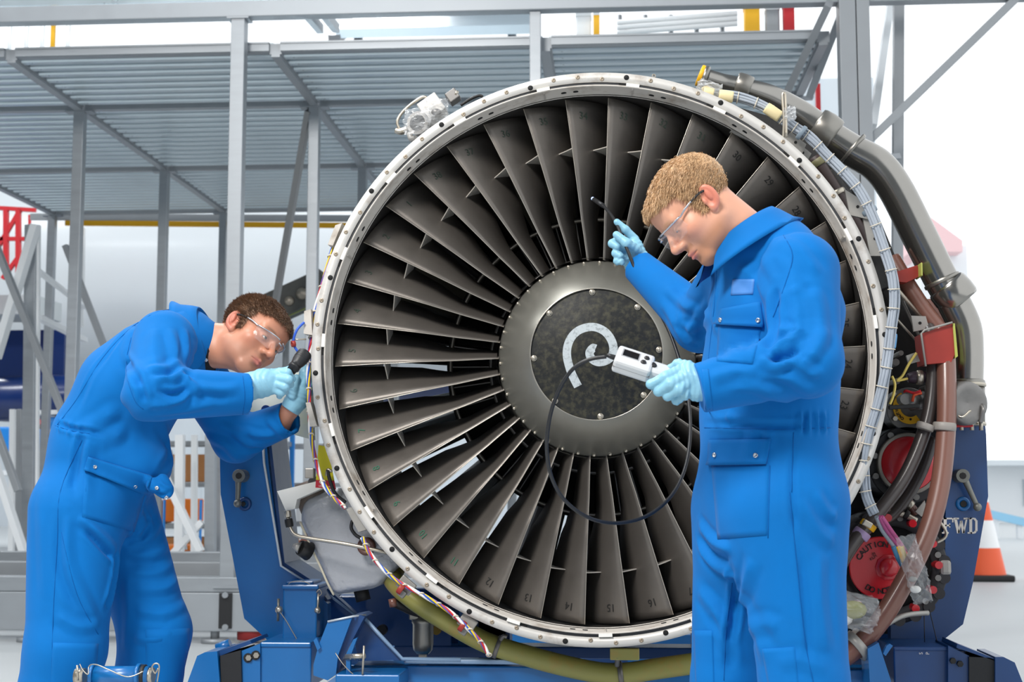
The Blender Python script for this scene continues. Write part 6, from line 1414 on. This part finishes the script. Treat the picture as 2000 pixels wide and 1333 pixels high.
for q in ([(330, 598), (262, 636), (200, 700), (150, 780), (112, 830)], [(108, 832), (140, 842), (175, 848)], [(160, 860), (118, 960), (112, 1060), (104, 1200), (100, 1340)], [(256, 660), (246, 720), (262, 780), (280, 800)], [(120, 1040), (150, 1160), (192, 1240)], [(474, 735), (478, 775), (474, 810)]):
    cb.seam('seam', q, m_cloth_s, cvb)
for q in ((184, 912), (264, 948), (307, 955), (326, 972), (400, 702)): cb.snap(*q, m_snap, cvb)
collar_mesh('collar', P(384, 670, 3.98), (.88, .0, .40), (.35, -.35, -.85), .078, .086, cvb, .048, .060, 24, .020)
MB().lathe([(.074, -.03), (.072, .01), (.068, .026), (.062, .026), (.064, -.02)], P(398, 678, 3.98), (.92, .0, .34), 32).build('t_shirt', m_shirt, cvb)
# head
fullB, baseB = head_sdf(1.0, 1.02, .35)
MBh = head_frame((.0755, -.014, -.012), P(457, 626, 3.93), (.78, -.53, -.335), (.49, .36, .78))
nb2 = MBh.inverted() @ P(385, 672, 3.99)
neckB = s_rc((0, -.030, -.050), tuple(nb2), .058, .066); adamB = s_rc((0, .018, -.085), tuple(nb2+Vector((0, .03, -.01))), .030, .045)
def headB(p): return smin(fullB(p), smin(neckB(p), adamB(p), .03), .022)
palB = dict(skin=(192, 132, 104), flush=(188, 98, 78), stubble=(150, 112, 96), stubble_w=.35, lip=(184, 104, 96), brow=(104, 74, 54), brow_w=.75, arm=(186, 128, 104))
person_body('body', MBh, headB, None, [(Bj['neck'], Bj['chest'], .055, .09), (Bj['chest'], Bj['waist'], .10, .10), (Bj['waist'], Bj['pel'], .10, .10), (Bj['sr'], Bj['er'], .05, .042), (Bj['er'], Bj['er'].lerp(Bj['wr'], .7), .042, .034), (Bj['sl'], Bj['el'], .05, .042), (Bj['el'], P(540, 832, 4.115), .036, .032), (P(540, 832, 4.115), P(574, 792, 4.08), .031, .027), (Bj['hr'], Bj['kr'], .08, .062), (Bj['kr'], br, .06, .04), (Bj['hl'], Bj['kl'], .08, .06), (Bj['kl'], bl_, .06, .04)], pb_, palB)
make_eyes(MBh, pb_, mat('iris_brown', (82, 66, 54), .3), (-.1, .95, .12))
def regB(p):
    x, y, z = p[:, 0], p[:, 1], p[:, 2]; ax = np.abs(x)
    front = z-(.062-.010*(ax/.06)**2); temple = z-np.interp(y, [-.02, .012, .03, .045, .07], [.0, .006, .030, .050, .058])
    nape = z-np.interp(y, [-.12, -.09, -.055, -.028, -.02], [-.080, -.075, -.048, -.002, .0])
    d = np.where(y > .03, np.minimum(front, temple), np.where(y > -.02, temple, nape)); sb = np.minimum(np.minimum(z+.022, .011-np.abs(y-.011)), ax-.05); return np.maximum(d, sb)
make_hair(MBh, baseB, pb_, mat('hair_brown', (142, 110, 84), .45, var=.35, scale=55, sheen=.1), regB, lambda p: .0034+.0045*np.clip((p[:, 2]-.01)/.08, 0, 1), 26000, .014, lambda b: np.stack([.55+b[:, 0]*0, .35+b[:, 1]*0, -.25-1.5*np.clip(b[:, 1], -.1, .1)], 1), 2)
make_glasses(MBh, pb_)
glove([([(546, 727, 3.775), (561, 729, 3.765), (572, 741, 3.785)], [9, 8.5, 6.5]), ([(549, 740, 3.76), (564, 742, 3.75), (568, 752, 3.775)], [9, 8.5, 7]), ([(544, 752, 3.76), (557, 756, 3.755), (557, 765, 3.78)], [9, 8.5, 7]), ([(536, 762, 3.765), (549, 767, 3.765), (546, 774, 3.785)], [8.5, 8, 6.5]), ([(530, 730, 3.81), (552, 728, 3.83), (570, 720, 3.83)], [10, 9, 7])],
      [((462, 762, 3.75), (515, 748, 3.77), 30, 27), ((515, 742, 3.775), (540, 738, 3.775), 22, 16), ((515, 755, 3.77), (536, 756, 3.77), 22, 14)], None, pb_, wr=((480, 752, 3.76), (540, 745, 3.76), 420))
glove([([(592, 752, 4.05), (600, 735, 4.05), (606, 712, 4.05)], [9, 8.5, 7]), ([(586, 748, 4.055), (594, 728, 4.055), (601, 708, 4.06)], [9, 8.5, 7]), ([(596, 762, 4.06), (610, 745, 4.07), (618, 728, 4.08)], [9, 8, 7]), ([(598, 772, 4.07), (614, 760, 4.09), (624, 745, 4.1)], [8.5, 8, 6.5]), ([(572, 772, 4.04), (573, 755, 4.03), (579, 738, 4.03)], [10, 9, 7])],
      [((573, 792, 4.07), (586, 762, 4.06), 20, 17), ((586, 785, 4.07), (594, 765, 4.06), 16, 13), ((568, 798, 4.08), (576, 782, 4.07), 19.5, 19)], (P(565, 800, 4.08)[:0] or (565, 800, 4.08), (-.55, 0, -.8)), pb_, wr=((570, 800, 4.07), (590, 755, 4.06), 420))
shoe('shoe', br, FB, pb_); shoe('shoe', bl_, FB, pb_)

# ------------------------------------------------------------------ held tools
fl_ = thing('flashlight', 'black flashlight held in the bent mechanic\'s gloved fist', 'flashlight', P(556, 742, 3.80))
a, b = P(548, 750, 3.80), P(597, 690, 3.86); d = (b-a)
m_torch = mat('torch_black', (26, 27, 30), .45, bump=.05, bscale=300)
MB().tube([a, a+d*.45], .0125, 20).build('barrel', m_torch, fl_)
MB().tube([a+d*.40, a+d*.50, a+d*.51, a+d*.56, a+d*.57, a+d*.64, a+d*.74, a+d*.97, a+d], [.0135, .0140, .0165, .0165, .0150, .0165, .0198, .0205, .019], 24).build('head', m_torch, fl_)
MB().tube([a+d*1.0, a+d*1.005], .017, 20).build('lens', mat('torch_glass', (230, 236, 240), .05), fl_)
for t in (.80, .85, .90): MB().lathe([(.0200, -.0010), (.0211, 0), (.0200, .0010)], a+d*t, d, 24).build('grip_ring', m_torch, fl_)
mt = thing('inspection_meter', 'light grey hand-held inspection meter with small screen and coiling black probe cable', 'meter', P(1225, 720, 2.95))
A1 = Vector((.947, 0, -.32)).normalized(); Wv = Vector((.50, .68, .46)); Wv = (Wv-A1*Wv.dot(A1)).normalized(); Nv = A1.cross(Wv)
if Nv.z < 0: Nv = -Nv
RM = Matrix((A1, Wv, Nv)).transposed(); c = P(1237, 711, 2.945)
m_case_g = mat('meter_grey', (196, 198, 200), .4, bump=.02, bscale=400)
MB().box(c, (.079, .060, .032), RM, .006).build('housing', m_case_g, mt)
hd = MB().box(c+A1*.072-Nv*.002, (.085, .044, .027), RM, .008).build('handle', m_case_g, mt)
MB().box(c+Nv*.0005, (.0792, .0602, .0008), RM).build('parting_line', m_vane, mt)
MB().box(c+Nv*.0158-A1*.010+Wv*.006, (.038, .026, .0012), RM).build('screen_bezel', mat('bezel_grey', (150, 152, 156), .4), mt); MB().box(c+Nv*.0163-A1*.010+Wv*.006, (.033, .021, .0012), RM).build('screen', mat('lcd_black', (14, 16, 20), .12), mt)
for (dx, dy, r) in ((.019, -.006, .0062), (.023, .011, .0058), (.040, .001, .0075)):
    MB().lathe([(.0001, .003), (r*.8, .003), (r, .001), (r, -.002)], c+A1*dx+Wv*dy+Nv*(.0160 if dx < .035 else .0118), Nv, 20).build('button', m_torch, mt)
MB().tube([c-A1*.038, c-A1*.050, c-A1*.058], [.006, .005, .0038], 12).build('strain_relief', m_torch, mt)
cab = [(1184, 697, 2.945), (1150, 703, 2.95), (1118, 722, 2.96), (1092, 762, 2.98), (1074, 815, 3.0), (1068, 880, 3.02), (1080, 940, 3.05), (1110, 985, 3.08), (1158, 1015, 3.12), (1212, 1022, 3.17), (1268, 1006, 3.22), (1312, 968, 3.28), (1338, 915, 3.34), (1348, 850, 3.38), (1345, 785, 3.42), (1330, 715, 3.46), (1308, 650, 3.49), (1282, 600, 3.51), (1258, 556, 3.53), (1240, 524, 3.545), (1226, 490, 3.55), (1214, 462, 3.56), (1206, 441, 3.60), (1192, 418, 3.72), (1176, 400, 3.84)]
MB().tube(px3(cab), .0042, 10, sub=6).build('cable', m_torch, mt)
MB().tube(px3([(1178, 402, 3.835), (1160, 390, 3.955)]), .0062, 12).build('probe_tip', m_torch, mt); MB().tube(px3([(1160, 390, 3.955), (1157.5, 388, 3.968)]), .0048, 12).build('probe_lens', mat('probe_glass', (170, 200, 255), .1, emit=2.0), mt)
